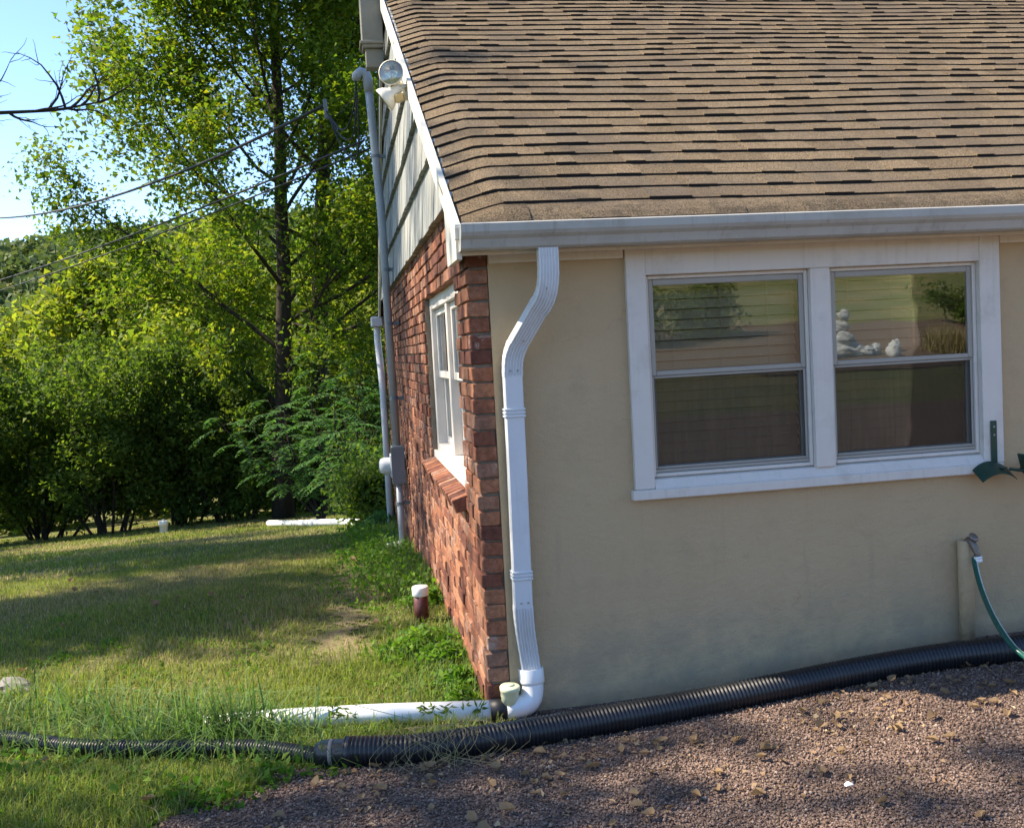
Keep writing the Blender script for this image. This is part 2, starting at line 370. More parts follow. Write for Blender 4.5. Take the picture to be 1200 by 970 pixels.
t_ = NT('bare_soil'); p_ = t_.pos(); M['soil'] = t_.done(t_.mix(t_.noise(p_, 18, 6, .7), (.13, .105, .055), (.27, .225, .13)), .95, .1)
def soil_mask(x, y): return (np.abs(x + .60 + .12 * np.sin(y * 1.3)) < .16 + .10 * np.sin(y * 2.1 + .6) + .05 * np.sin(y * 9 + x * 14) + .04 * np.sin(y * 31 - x * 23) + .03 * np.sin(y * 57 + x * 71)) & (y > 1.0) & (y < 4.9)
sheet('bare_soil', np.arange(-1.2, -.1, .014), np.arange(.9, 5.0, .016), lambda x, y: gz(x, y) + .006, M['soil'], soil_mask, label='strip of bare dry soil in the lawn beside the brick wall')

# ------------------------------------------------------------------ house
house = empty('house', (0, 0, 0), 'tan stucco and red brick house with brown shingle roof', 'house')
def part(name): return empty(name, parent=house)
LEN, DEP, TP = 9.0, 8.3, math.tan(R(29.0))
EY, EZ = -.17, 1.945            # eave edge of the roof deck
RY = DEP / 2
def roofz(y): return EZ + TP * (np.where(np.asarray(y) < RY, y, 2 * RY - np.asarray(y)) - EY)
def holed(mb, axis, a, b, us, vs_, hole, m=0):
    """slab along axis between a and b with rectangular holes (cells whose centre is in a hole are left out)"""
    def P(t, u, v): q = [u, v]; q.insert(axis, t); return q
    for i in range(len(us) - 1):
        for j in range(len(vs_) - 1):
            cu, cv = (us[i] + us[i + 1]) / 2, (vs_[j] + vs_[j + 1]) / 2
            h = lambda u, v: any(x0 < u < x1 and y0 < v < y1 for x0, x1, y0, y1 in hole)
            if h(cu, cv): continue
            for t in (a, b): mb.add([P(t, us[i], vs_[j]), P(t, us[i + 1], vs_[j]), P(t, us[i + 1], vs_[j + 1]), P(t, us[i], vs_[j + 1])], [(0, 1, 2, 3)], m)
            for (u0, v0, u1, v1, nu, nv) in ((us[i], vs_[j], us[i], vs_[j + 1], us[i] - 1e-3, cv), (us[i + 1], vs_[j], us[i + 1], vs_[j + 1], us[i + 1] + 1e-3, cv),
                                             (us[i], vs_[j], us[i + 1], vs_[j], cu, vs_[j] - 1e-3), (us[i], vs_[j + 1], us[i + 1], vs_[j + 1], cu, vs_[j + 1] + 1e-3)):
                if h(nu, nv) or nu < us[0] or nu > us[-1] or nv < vs_[0] or nv > vs_[-1]:
                    mb.add([P(a, u0, v0), P(a, u1, v1), P(b, u1, v1), P(b, u0, v0)], [(0, 1, 2, 3)], m)
WX0, WX1, WZ0, WZ1 = .62, 2.30, .775, 1.77
mb = MB(); holed(mb, 1, 0.0, .16, [.002, WX0, WX1, LEN], [-.5, WZ0, WZ1, 1.85], [(WX0, WX1, WZ0, WZ1)])
mb.build('front_wall', M['stucco'], house)
# other walls of the shell
mb = MB(); mb.box(LEN - .16, LEN - .002, .161, DEP - .161, -1.6, 1.85); mb.prism([(0, 1.851), (DEP, 1.851), (RY, roofz(RY) - .06)], 0, LEN - .16, LEN - .02); mb.build('end_wall', M['stucco'], house)
mb = MB(); mb.box(.0, LEN, DEP - .16, DEP, -1.8, 1.85); mb.build('rear_wall', M['stucco'], house)
mb = MB(); mb.box(.13, LEN - .17, .17, DEP - .17, -.3, -.25); mb.box(.13, LEN - .17, .17, DEP - .17, 1.86, 1.9); mb.box(.13, LEN - .17, 2.6, 2.66, -.24, 1.855); mb.build('interior_shell', M['dark_interior'], house)

# --- brick side wall
SY0, SY1, SZ0, SZ1 = .46, 2.33, .80, 1.79
TOPB = 2.115
bw = part('brick_wall')
mb = MB(); holed(mb, 0, -.074, .12, [.014, .30, SY0 + .004, SY1 - .004, DEP], [-2.0, SZ0 - .04, SZ1 - .006, 1.86, TOPB + .02], [(SY0, SY1, SZ0 - .04, SZ1), (-.1, .30, 1.86, 3)])
mb.build('mortar', M['mortar'], bw)
CH, BH, JT = .0677, .0575, .0102
def brick_variants(L, n, seed):
    g = np.random.default_rng(seed); out = []
    for k in range(n):
        V, F = cbox_data(.045, L / 2, BH / 2, g.uniform(.002, .0045)); V = V + g.normal(0, .0011, V.shape); V[:, 0] += g.normal(0, .001)
        out.append((V, F))
    return out
BV = brick_variants(.203, 8, 3)
BM = []
for V, F in BV:
    me = bpy.data.meshes.new('brick'); me.from_pydata([tuple(v) for v in V], [], F); me.update(); me.materials.append(M['brick']); BM.append(me)
bricks = []
def lay(y0, y1, z, k, xo=0.0):
    """one course from y0 to y1"""
    off = (k % 2) * .1065 - .213
    y = off + rng.uniform(-.004, .004)
    while y < y1:
        a, b = max(y, y0), min(y + .203, y1)
        if b - a > .03:
            bricks.append(dict(c=(-.045 + xo + rng.normal(0, .0028), (a + b) / 2, z + rng.normal(0, .0016)), s=(b - a) / .203, v=int(rng.integers(8)),
                               rz=rng.normal(0, .010), rx=rng.normal(0, .007), ry=rng.normal(0, .02)))
        y += .203 + JT + rng.uniform(-.002, .003)
k0 = int(-1.4 / CH)
for k in range(k0, int(TOPB / CH)):
    z = k * CH + BH / 2 + .012
    if z + BH / 2 > TOPB + .03: break
    if z > SZ0 - .075 and z < SZ1 - .01: lay(.0, SY0, z, k); lay(SY1, DEP, z, k)
    else: lay(.0, DEP, z, k)
bricks = [b for b in bricks if b['c'][2] + .05 < roofz(b['c'][1] - .1) - .06 and b['c'][2] > gz(-.1, b['c'][1]) - .35]
bricks.sort(key=lambda b: np.linalg.norm(np.array(b['c']) - CAM) + (3 if b['c'][2] < gz(-.1, b['c'][1]) - .04 else 0))
def brick_matrix(b):
    return Matrix.Translation(b['c']) @ Matrix.Rotation(b['rz'], 4, 'Z') @ Matrix.Rotation(b['rx'], 4, 'X') @ Matrix.Rotation(b['ry'], 4, 'Y') @ Matrix.Diagonal((1, b['s'], 1, 1))
for b in bricks[:270]:
    o = bpy.data.objects.new('brick', BM[b['v']]); col.objects.link(o); o.parent = bw; o.matrix_local = brick_matrix(b)
mb = MB()
for b in bricks[270:]:
    mt = np.array(brick_matrix(b)); V, F = BV[b['v']]; mb.add(V @ mt[:3, :3].T + mt[:3, 3], F)
tag(mb.build('bricks', M['brick'], bw, fix=False), kind='stuff')
# --- rowlock brick sill below the side window
bs = part('brick_sill'); y = SY0 - .005
mb = MB(); mb.box(-.09, .05, SY0 + .002, SY1 - .002, SZ0 - .10, SZ0 - .055); mb.build('mortar', M['mortar'], bs)
me_s = bpy.data.meshes.new('brick'); V, F = cbox_data(.075, .027, .034, .004); me_s.from_pydata([tuple(v) for v in V], [], F); me_s.materials.append(M['brick'])
while y < SY1 - .05:
    o = bpy.data.objects.new('brick', me_s); col.objects.link(o); o.parent = bs
    o.matrix_local = Matrix.Translation((-.075 + rng.normal(0, .004), y + .029, SZ0 - .072 + rng.normal(0, .002))) @ Matrix.Rotation(-.30 + rng.normal(0, .02), 4, 'Y') @ Matrix.Rotation(rng.normal(0, .03), 4, 'X')
    y += .0645
# --- side window
sw = part('side_window')
def frame_x(mb, x0, x1, ya, yb, za, zb, w, m=0):
    mb.cbox(x0, x1, ya, ya + w, za, zb, .003, m); mb.cbox(x0, x1, yb - w, yb, za, zb, .003, m)
    mb.cbox(x0, x1, ya + w, yb - w, za, za + w, .003, m); mb.cbox(x0, x1, ya + w, yb - w, zb - w, zb, .003, m)
mb = MB(); frame_x(mb, -.045, .03, SY0 + .004, SY1 - .004, SZ0 - .03, SZ1 - .004, .085); mb.cbox(-.07, -.046, SY0 + .006, SY1 - .006, SZ0 - .035, SZ0 + .01, .004)
mb.build('casing', M['white_paint'], sw)
ym = (SY0 + SY1) / 2
mb = MB(); mb.cbox(-.04, .03, ym - .035, ym + .035, SZ0 + .056, SZ1 - .09, .003); mb.build('mullion', M['white_paint'], sw)
for ya, yb in ((SY0 + .09, ym - .036), (ym + .036, SY1 - .09)):
    zm = (SZ0 + SZ1) / 2 - .02
    mb = MB(); frame_x(mb, -.018, .012, ya, yb, zm, SZ1 - .091, .04); mb.build('sash', M['white_paint'], sw)
    mb = MB(); frame_x(mb, .013, .035, ya, yb, SZ0 + .057, zm + .035, .04); mb.build('sash', M['white_paint'], sw)
    mb = MB(); mb.box(-.005, -.002, ya + .038, yb - .038, zm + .038, SZ1 - .129); mb.build('pane', M['glass'], sw)
    mb = MB(); mb.box(.022, .025, ya + .038, yb - .038, SZ0 + .095, zm - .003); mb.build('pane', M['glass'], sw)
# --- gable siding
sg = part('gable_siding')
mb = MB(); mb.prism([(.25, TOPB - .01), (DEP - .25, TOPB - .01), (RY, float(roofz(RY)) - .06)], 0, -.088, .119)
mb.build('sheathing', M['dark_interior'], sg)
def clip(poly, f):
    out = []
    for i in range(len(poly)):
        a, b = poly[i], poly[(i + 1) % len(poly)]; fa, fb = f(a), f(b)
        if fa >= 0: out.append(a)
        if fa * fb < 0: t = fa / (fa - fb); out.append((a[0] + t * (b[0] - a[0]), a[1] + t * (b[1] - a[1])))
    return out
EXP = .345; nr = 0
for r in range(7):
    zb = TOPB - .03 + r * EXP + (0 if r == 0 else 0.0); y = -.02 - (r % 2) * .13
    while y < DEP:
        w = rng.choice([.15, .2, .26, .3]); z0 = zb + rng.normal(0, .003)
        poly = [(max(y, -.01) + .0015, z0), (min(y + w, DEP) - .0015, z0), (min(y + w, DEP) - .0015, zb + EXP + .02), (max(y, -.01) + .0015, zb + EXP + .02)]
        y += w
        if poly[1][0] - poly[0][0] < .03: continue
        poly = clip(poly, lambda p: EZ + TP * (p[0] - EY) - .045 - p[1]); 
        if len(poly) > 2: poly = clip(poly, lambda p: EZ + TP * (2 * RY - p[0] - EY) - .045 - p[1])
        if len(poly) < 3: continue
        n = len(poly); th = rng.uniform(.034, .041)
        V = [(-.089 - .008 - (th - .008) * max(0, min(1, (zb + EXP + .02 - p[1]) / EXP)), *p) for p in poly] + [(-.0885, *p) for p in poly]
        q = MB(); q.add(V, [tuple(range(n)), tuple(range(2 * n - 1, n - 1, -1))] + [(i, i + n, (i + 1) % n + n, (i + 1) % n) for i in range(n)]); q.build('siding_shingle', M['siding'], sg)
# --- rake boards, fascia, soffit
rk = part('rake_trim')
mb = MB(); mb.prism([(-.135, roofz(-.135) - .03), (RY, roofz(RY) - .03), (RY, roofz(RY) - .135), (.235, roofz(.235) - .135), (.215, 1.795), (-.135, 1.795)], 0, -.142, -.119); mb.build('rake_board', M['cream_paint'], rk)
mb = MB(); mb.prism([(RY + .002, roofz(RY) - .03), (DEP + .2, roofz(DEP + .2) - .03), (DEP + .2, roofz(DEP + .2) - .135), (RY + .002, roofz(RY) - .135)], 0, -.142, -.119); mb.build('rake_board', M['cream_paint'], rk)
mb = MB(); mb.cbox(-.118, LEN + .1, -.133, -.112, 1.81, 1.94, .003); mb.build('fascia', M['white_paint'], house)
mb = MB(); mb.box(-.118, LEN + .1, -.111, .03, 1.822, 1.836); mb.cbox(.004, .585, -.018, -.001, 1.785, 1.821, .003); mb.cbox(2.345, LEN, -.018, -.001, 1.785, 1.821, .003); mb.build('soffit', M['white_paint'], house)
mb = MB(); mb.cbox(-.118, LEN + .1, DEP + .05, DEP + .2, 1.80, 1.92, .003); mb.build('rear_fascia', M['white_paint'], house)
# --- front windows
fw = part('front_window')
def frame_y(mb, y0, y1, xa, xb, za, zb, w, wb=None, wt=None, m=0):
    wb = w if wb is None else wb; wt = w if wt is None else wt
    mb.cbox(xa, xa + w, y0, y1, za, zb, .003, m); mb.cbox(xb - w, xb, y0, y1, za, zb, .003, m)
    mb.cbox(xa + w, xb - w, y0, y1, za, za + wb, .003, m); mb.cbox(xa + w, xb - w, y0, y1, zb - wt, zb, .003, m)
U = ((.677, 1.425), (1.517, 2.238)); OZ0, OZ1 = .828, 1.708
mb = MB(); mb.cbox(.59, .677, -.026, .03, .79, 1.82, .003); mb.cbox(2.238, 2.338, -.026, .03, .79, 1.82, .003); mb.cbox(.677, 2.238, -.0255, .03, 1.708, 1.82, .003); mb.cbox(1.425, 1.517, -.022, .03, .828, 1.708, .003)
mb.build('casing', M['white_paint'], fw)
mb = MB(); mb.cbox(.575, 2.33, -.036, .03, .745, .789, .004); mb.prism([(-.030, .7895), (.03, .7895), (.03, .836), (-.008, .828)], 0, .678, 2.237); mb.build('window_sill', M['white_paint'], fw)
for ui, (xa, xb) in enumerate(U):
    mb = MB(); frame_y(mb, .004, .06, xa + .001, xb - .001, OZ0 + .008, OZ1 - .001, .016); mb.build('jamb', M['white_paint'], fw)
    mb = MB(); frame_y(mb, .012, .03, xa + .018, xb - .018, 1.275, OZ1 - .018, .022, .020, .026); mb.build('sash', M['aluminium_frame'], fw)
    mb = MB(); mb.box(xa + .038, xb - .038, .0195, .0225, 1.294, OZ1 - .042); mb.build('pane', M['glass'], fw)
    mb = MB(); frame_y(mb, .034, .054, xa + .018, xb - .018, OZ0 + .026, 1.30, .024, .030, .022); mb.cbox(xa + .018, xb - .018, .014, .033, OZ0 + .026, OZ0 + .040, .002); mb.build('sash', M['aluminium_frame'], fw)
    mb = MB(); mb.box(xa + .040, xb - .040, .0425, .0455, OZ0 + .054, 1.279); mb.build('pane', M['glass'], fw)
    mb = MB(); frame_y(mb, .016, .026, xa + .0185, xb - .0185, OZ0 + .041, 1.274, .011); mb.build('screen_frame', M['aluminium_frame'], fw)
    mb = MB(); mb.box(xa + .029, xb - .029, .0204, .0210, OZ0 + .051, 1.264); mb.build('insect_screen', M['screen'], fw)
# --- gutter
gt = part('gutter')
def gprof():
    o = [(-.134, 1.928), (-.134, 1.822), (-.205, 1.822), (-.216, 1.830), (-.222, 1.846), (-.229, 1.862), (-.244, 1.876), (-.252, 1.890), (-.254, 1.921), (-.246, 1.926), (-.236, 1.922)]
    i = [(-.237, 1.919), (-.246, 1.922), (-.2515, 1.919), (-.2495, 1.891), (-.242, 1.878), (-.227, 1.864), (-.2195, 1.847), (-.2135, 1.8315), (-.204, 1.8245), (-.1365, 1.8245), (-.1365, 1.928)]
    return o + i
def extrude_open(mb, prof, axis, a0, a1):
    n = len(prof); mk = lambda p, a: (a, p[0], p[1])
    mb.add([mk(p, a0) for p in prof] + [mk(p, a1) for p in prof], [(i, (i + 1) % n, (i + 1) % n + n, i + n) for i in range(n)])
mb = MB(); extrude_open(mb, gprof(), 0, -.128, LEN + .12); mb.build('trough', M['gutter_metal'], gt)
mb = MB(); mb.prism(gprof()[:11][::-1] + [(-.150, 1.925)], 0, -.1315, -.1285); mb.build('end_cap', M['gutter_metal'], gt)
mb = MB(); 
for x in np.arange(.35, LEN, .6): mb.cbox(x - .006, x + .006, -.244, -.137, 1.908, 1.914, .001)
mb.build('hanger_straps', M['gutter_metal'], gt)
# --- downspout
ds = part('downspout')
W, D = .040, .028
def dprof(ribs):
    p = []
    if ribs:
        m = 6
        for i in range(m):
            a = -W + .004 + (2 * W - .008) * i / m; b = -W + .004 + (2 * W - .008) * (i + 1) / m; q = (b - a) * .32
            p += [(a + q * .4, -D), (a + q, -D + .0045), (b - q, -D + .0045), (b - q * .4, -D)]
        p = [(-W, -D + .003), (-W + .003, -D)] + p + [(W - .003, -D), (W, -D + .003)]
    else: p = [(-W, -D + .004), (-W + .004, -D), (W - .004, -D), (W, -D + .004)]
    p += [(W, D - .004), (W - .004, D), (-W + .004, D), (-W, D - .004)]
    return p
def sweep(P, prof, crimp=None):
    """rectangular pipe: profile x stays in the plane of the turn as far as possible, profile y points to -Y side"""
    P = [np.array(p, float) for p in P]; rings = []
    for i in range(len(P)):
        t = norm(P[min(i + 1, len(P) - 1)] - P[max(i - 1, 0)]); u = np.array((1., 0, 0)); u = norm(u - t * (u @ t)); w = norm(np.cross(u, t))
        if w[1] < 0: w = -w
        s = 1.0 if crimp is None else crimp[i]
        rings.append([P[i] + s * (a * u + b * w) for a, b in prof])
    n = len(prof); V = [v for r in rings for v in r]
    F = [(i * n + j, i * n + (j + 1) % n, (i + 1) * n + (j + 1) % n, (i + 1) * n + j) for i in range(len(P) - 1) for j in range(n)]
    F += [tuple(range(n)), tuple((len(P) - 1) * n + j for j in range(n))]
    mb = MB(); mb.add(V, F); return mb
def bez(a, b, c, d, n):
    t = np.linspace(0, 1, n)[:, None]; a, b, c, d = map(np.array, (a, b, c, d))
    return (1 - t) ** 3 * a + 3 * (1 - t) ** 2 * t * b + 3 * (1 - t) * t * t * c + t ** 3 * d
P0 = (.222, -.185, 1.823); 
e1 = bez(P0, (.222, -.185, 1.72), (.226, -.185, 1.64), (.178, -.150, 1.585), 15); cr = [1 + (.022 if i % 2 else -.004) for i in range(15)]
sweep(e1, dprof(True), cr).build('elbow', M['white_metal'], ds)
tA, tB = np.array((.178, -.150, 1.585)), np.array((.098, -.078, 1.445))
sweep([tA + (tB - tA) * -.02, tB], [(a * .97, b * .97) for a, b in dprof(True)]).build('offset_tube', M['white_metal'], ds)
e2 = bez(tB, (.078, -.060, 1.40), (.076, -.052, 1.38), (.074, -.050, 1.31), 11); sweep(e2, dprof(True), [1 + (.022 if i % 2 else -.004) for i in range(11)]).build('elbow', M['white_metal'], ds)
sweep([(.074, -.050, 1.315), (.072, -.050, .9), (.066, -.050, .335)], [(a * .97, b * .97) for a, b in dprof(False)]).build('tube', M['white_metal'], ds)
e3 = bez((.066, -.050, .345), (.064, -.052, .25), (.082, 0.001, .18), (.093, -0.014, .035), 17); sweep(e3, dprof(True), [1 + (.018 if i % 2 else -.004) for i in range(17)]).build('elbow', M['white_metal'], ds)
for z in (1.16, .475):
    mb = MB(); x = .066 + .008 * (z - .3)
    for dz in (-.014, 0, .014): mb.cbox(x - W - .004, x + W + .004, -.050 - D - .004, -.003, z + dz - .005, z + dz + .005, .002)
    mb.build('strap', M['white_metal'], ds)
for (x, y, z) in ((.205, -.2165, 1.66), (.118, -.118, 1.455), (.062, -.081, 1.335), (.092, -.081, 1.335), (.055, -.0815, .36), (.085, -.0815, .36)):
    mb = MB(); mb.lathe([(0, 0), (.0045, 0), (.004, .0025), (0, .003)], (x, y, z), (0, -1, 0), 10); mb.build('screw', M['aluminium_frame'], ds)
# rear downspout at the far corner
rd = part('rear_downspout')
mb = MB(); mb.tube([(-.17, DEP + .10, 1.86), (-.17, DEP + .10, 1.62), (-.16, DEP + .02, 1.35), (-.15, DEP - .05, 1.1), (-.15, DEP - .05, -.9)], .042, 8); mb.build('tube', M['white_metal'], rd, True)
mb = MB(); mb.cbox(-.24, -.10, DEP + .0, DEP + .2, 1.80, 1.92, .01); mb.build('end_cap', M['white_metal'], rd)
# --- roof
rf = part('roof')
CP, SP = math.cos(R(29)), math.sin(R(29))
def rpt(x, s, h):
    """point on the front slope: x along the eave, s up the slope, h off the deck"""
    x = np.asarray(x, float); dr = .062 * np.clip((.07 - x) / .21, 0, 1.2) ** 1.15
    wob = .004 * np.sin(2.1 * x + 1.1 * s) + .003 * np.sin(4.3 * s - 1.7 * x)
    hh = h - dr + wob - .035 * np.clip((.07 - s) / .09, 0, 1.5) ** 1.5
    return np.stack([x, EY + s * CP - hh * SP, EZ + s * SP + hh * CP], -1)
SMAX = (RY - EY) / CP
mb = MB(); mb.prism([(EY + .03, EZ - .055), (RY, float(roofz(RY)) - .07), (2 * RY - EY - .03, EZ - .055), (2 * RY - EY - .03, EZ - .040), (RY, float(roofz(RY)) - .045), (EY + .03, EZ - .040)], 0, -.117, LEN + .2)
mb.build('roof_deck', M['asphalt_edge'], rf)
mb = MB(); mb.prism([(RY, float(roofz(RY)) + .0), (2 * RY - EY, EZ - .0), (2 * RY - EY, EZ - .02), (RY, float(roofz(RY)) - .03)], 0, -.15, LEN + .25); mb.build('rear_slope', M['shingle'], rf)
mb = MB(); mb.prism([(RY - .16, float(roofz(RY - .16)) + .012), (RY, float(roofz(RY)) + .03), (RY + .16, float(roofz(RY + .16)) + .012), (RY + .16, float(roofz(RY + .16)) - .0), (RY, float(roofz(RY)) + .01), (RY - .16, float(roofz(RY - .16)) + .0)], 0, -.16, LEN + .25); mb.build('ridge_cap', M['shingle'], rf)
mb = MB(); mb.cbox(-.148, LEN + .2, EY - .006, EY + .02, EZ - .075, EZ - .025, .002); mb.build('drip_edge', M['cream_paint'], rf)
E_ = .150; tabs = []; row = 0
while row * E_ < SMAX - .05:
    x = -.139 + rng.normal(0, .002); s0 = row * E_; thick = bool(rng.integers(2))
    if row == 0:
        thick = True
    js = rng.normal(0, .003)
    while x < LEN + .2:
        w = rng.uniform(.09, .20) if thick else rng.uniform(.10, .26)
        if row == 0: w = rng.uniform(.16, .30)
        tabs.append((x, x + w, s0 + js + rng.normal(0, .0012) - (.003 if thick else 0), min(s0 + E_ + .03, SMAX), (.0185 if thick else .0135) + rng.uniform(-.0015, .0025), row))
        x += w + (.0015 if rng.random() < .5 else .0002)
        thick = not thick if rng.random() < .86 else thick
    row += 1
def tab_mesh(mb, x0, x1, s0, s1, h, row):
    n = 1 if x0 > .28 and row > 0 else max(2, int((x1 - x0) / .045)); xs = np.linspace(x0, x1, n + 1)
    ss = [s0, s1] if row > 0 else [s0, s0 + .035, s0 + .08, s1]
    hs = [h, .0030] if row > 0 else [h, h * .9, h * .75, .0025]
    k = n + 1; V = [p for s, hh in zip(ss, hs) for p in rpt(xs, s, hh)] + list(rpt(xs, s0 + .001, -.004 if row else -.010)); L = len(ss)
    F = [(l * k + i, l * k + i + 1, (l + 1) * k + i + 1, (l + 1) * k + i) for l in range(L - 1) for i in range(n)]; mats = [0] * len(F)
    F2 = [(L * k + i, L * k + i + 1, i + 1, i) for i in range(n)]
    b0 = len(V); V += [rpt(x0, s1, -.004), rpt(x1, s1, -.004)]
    F2 += [tuple([L * k] + [l * k for l in range(L)] + [b0]), tuple([b0 + 1] + [l * k + n for l in range(L - 1, -1, -1)] + [L * k + n])]
    mb.add(V, F, 0); mb.add([], [], 0)
    b = len(mb.V) - len(V); mb.F += [tuple(i + b for i in f) for f in F2]; mb.M += [1] * n + [0, 0]
def tab_key(t):
    c = rpt((t[0] + t[1]) / 2, t[2], 0); v = c - CAM; inx = v[0] / v[1]
    return np.linalg.norm(v) + (50 if inx > .80 else 0)
tabs.sort(key=tab_key)
for t in tabs[:285]:
    mb = MB(); tab_mesh(mb, *t); mb.build('shingle', [M['shingle'], M['asphalt_edge']], rf, fix=False)
mb = MB()
for t in tabs[285:]: tab_mesh(mb, *t)
tag(mb.build('shingles', [M['shingle'], M['asphalt_edge']], rf, fix=False), kind='stuff')

# ------------------------------------------------------------------ blinds behind the windows
for nm, (xa, xb) in zip(('lower edge shows against a plain dark room', ''), U):
    i = 0 if nm else 1
    b = empty('window_blind', (0, .13, 0), ('closed grey brown slat blind behind the window unit beside the downspout', 'closed grey brown slat blind behind the window unit beside the hose hanger')[i], 'blind', 'slat blinds')
    mb = MB(); mb.cbox(xa + .01, xb - .01, -.02, .02, 1.70, 1.74, .004); mb.build('headrail', M['blind_slat'], b)
    V, F = cbox_data((xb - xa) / 2 - .012, .024, .0014, .001); ms = bpy.data.meshes.new('slat'); ms.from_pydata([tuple(v) for v in V], [], F); ms.materials.append(M['blind_slat'])
    z = 1.675
    while z > .80:
        o = bpy.data.objects.new('slat', ms); col.objects.link(o); o.parent = b; o.location = ((xa + xb) / 2, 0, z); o.rotation_euler = (R(62) + rng.normal(0, .03), 0, 0); z -= .0455
    for f in (.2, .5, .8):
        x = xa + (xb - xa) * f; mb = MB(); mb.tube([(x, -.026, 1.70), (x, -.026, .79)], .0015, 5); mb.build('cord', M['blind_slat'], b)

# ------------------------------------------------------------------ pipes and small things
def polyline(P, step):
    P = np.array(P, float); d = np.r_[0, np.cumsum(np.linalg.norm(np.diff(P, axis=0), axis=1))]
    t = np.arange(0, d[-1], step); Q = np.stack([np.interp(t, d, P[:, i]) for i in range(3)], -1); return Q
def smooth_path(P, n=8):
    P = np.array(P, float); out = []
    for i in range(len(P) - 1):
        p0, p1, p2, p3 = P[max(i - 1, 0)], P[i], P[i + 1], P[min(i + 2, len(P) - 1)]
        for t in np.arange(n) / n:
            out.append(.5 * ((2 * p1) + (-p0 + p2) * t + (2 * p0 - 5 * p1 + 4 * p2 - p3) * t * t + (-p0 + 3 * p1 - 3 * p2 + p3) * t ** 3))
    out.append(P[-1]); return np.array(out)
def corrugated(P, r, pitch, depth):
    Q = polyline(smooth_path(P), pitch / 4); ph = np.arange(len(Q)) % 4; rad = np.where((ph == 0) | (ph == 1), r, r - depth); mb = MB(); mb.tube(Q, list(rad), 20); return mb
bp = empty('drain_pipe', (0, -.79, 0), 'wide black corrugated drain pipe lying along the foot of the stucco wall', 'pipe')
bp_pts = [(-0.702, -0.354), (-0.557, -0.388), (-0.395, -0.403), (-0.057, -0.37), (0.298, -0.327), (0.666, -0.301), (1.041, -0.293), (1.431, -0.28), (1.82, -0.29), (2.19, -0.338), (2.79, -0.30800000000000005), (4.1899999999999995, -0.25800000000000006), (7.1899999999999995, -0.18800000000000003)]
def onground(pts, r): return [(x, y, float(gz(x, y)) + r) for x, y in pts]
def kid(o, p):
    o.parent = p; o.matrix_parent_inverse = Matrix.Translation(-p.location); return o
mb = corrugated(onground(bp_pts, .055), .0585, .0168, .0062); kid(mb.build('pipe_body', M['black_plastic'], None, True), bp)
mb = MB(); a = np.array(onground(bp_pts[:1], .052)[0]); dv = norm(a - np.array(onground(bp_pts[1:2], .055)[0])); mb.tube([a - dv * .03, a - dv * .004, a, a + dv * .095, a + dv * .099, a + dv * .115], [.0595, .0595, .051, .050, .046, .040], 22); kid(mb.build('coupling', M['black_plastic'], None, True), bp)
mb = MB(); mb.tube([a + dv * .045, a + dv * .060], .0515, 20); kid(mb.build('clamp_band', M['stone_grey'], None, True), bp)
sp = empty('drain_hose', (-1.25, -.52, 0), 'narrow black corrugated drain hose half hidden in the grass', 'pipe')
mb = corrugated(onground([(-5.9670000000000005, 2.201), (-3.367, 0.901), (-2.617, 0.571), (-2.167, 0.351), (-1.959, 0.219), (-1.762, 0.107), (-1.404, -0.018), (-1.057, -0.137)] + [tuple(float(q) for q in (a + dv * .09)[:2])], .032), .036, .0135, .0045); kid(mb.build('hose_body', M['black_plastic'], None, True), sp)
wp = empty('downspout_drain', (-0.057, -0.034, -.12), 'white plastic drain pipe with elbow catching the front downspout', 'pipe')
mb = MB(); mb.tube([(-1.324, 0.239, -0.121), (-0.974, 0.169, -0.105), (-0.539, 0.079, -0.1), (-0.087, -0.034, -0.097)], .043, 24); kid(mb.build('pipe_body', M['pvc_white'], None, True), wp)
mb = MB(); mb.tube([(-0.097, -0.034, -0.097), (-0.012, -0.036, -0.097)], .0455, 24); kid(mb.build('coupling', M['black_rubber'], None, True), wp)
mb = MB(); e = bez((-0.027, -0.036, -0.097), (0.073, -0.038, -0.097), (.098, -0.029, -0.087), (.094, -0.014, .028), 12); mb.tube(list(e), .048, 24); kid(mb.build('elbow', M['pvc_white'], None, True), wp)
mb = MB(); ax = norm((-.03, .08, 1)); o_ = np.array((.094, -0.014, .008)); mb.lathe([(.0, -.01), (.053, -.01), (.0535, 0), (.0535, .052), (.052, .054), (.048, .054), (.048, .01), (0, .01)], o_, ax, 28); kid(mb.build('collar', M['pvc_white'], None, True), wp)
cp = empty('plastic_cap', (-.012, -.048, -.050), 'small cream plastic cleanout cap between the brick corner and the white elbow', 'cap')
mb = MB(); mb.lathe([(.0, -.07), (.042, -.07), (.042, -.002), (.043, 0), (.046, .01), (.048, .045), (.052, .05), (.053, .075), (.049, .082), (.030, .086), (.012, .084), (0, .084)], (0, 0, .012), (0.05, -.1, 1), 24); mb.build('cap_body', M['old_plastic_cream'], cp, True)
mb = MB(); mb.lathe([(.02, .08), (.022, .092), (.018, .096), (0, .096)], (0, 0, .012), (.05, -.1, 1), 16); mb.build('plug', M['old_plastic_cream'], cp, True); cp.scale = (.82, .82, .62)
rp = empty('cleanout_pipe', (-.255, 1.66, -.105), 'dark red painted standpipe with white cap beside the brick wall', 'pipe')
mb = MB(); mb.tube([(0, 0, -.05), (0, 0, .17)], .042, 20); mb.build('pipe_body', M['red_pipe_paint'], rp, True)
mb = MB(); mb.lathe([(0.046, .13), (.049, .133), (.049, .178), (.045, .184), (.018, .184), (.016, .188), (0, .188)], (0, 0, 0), (0, 0, 1), 24); mb.build('cap', M['pvc_white'], rp, True)
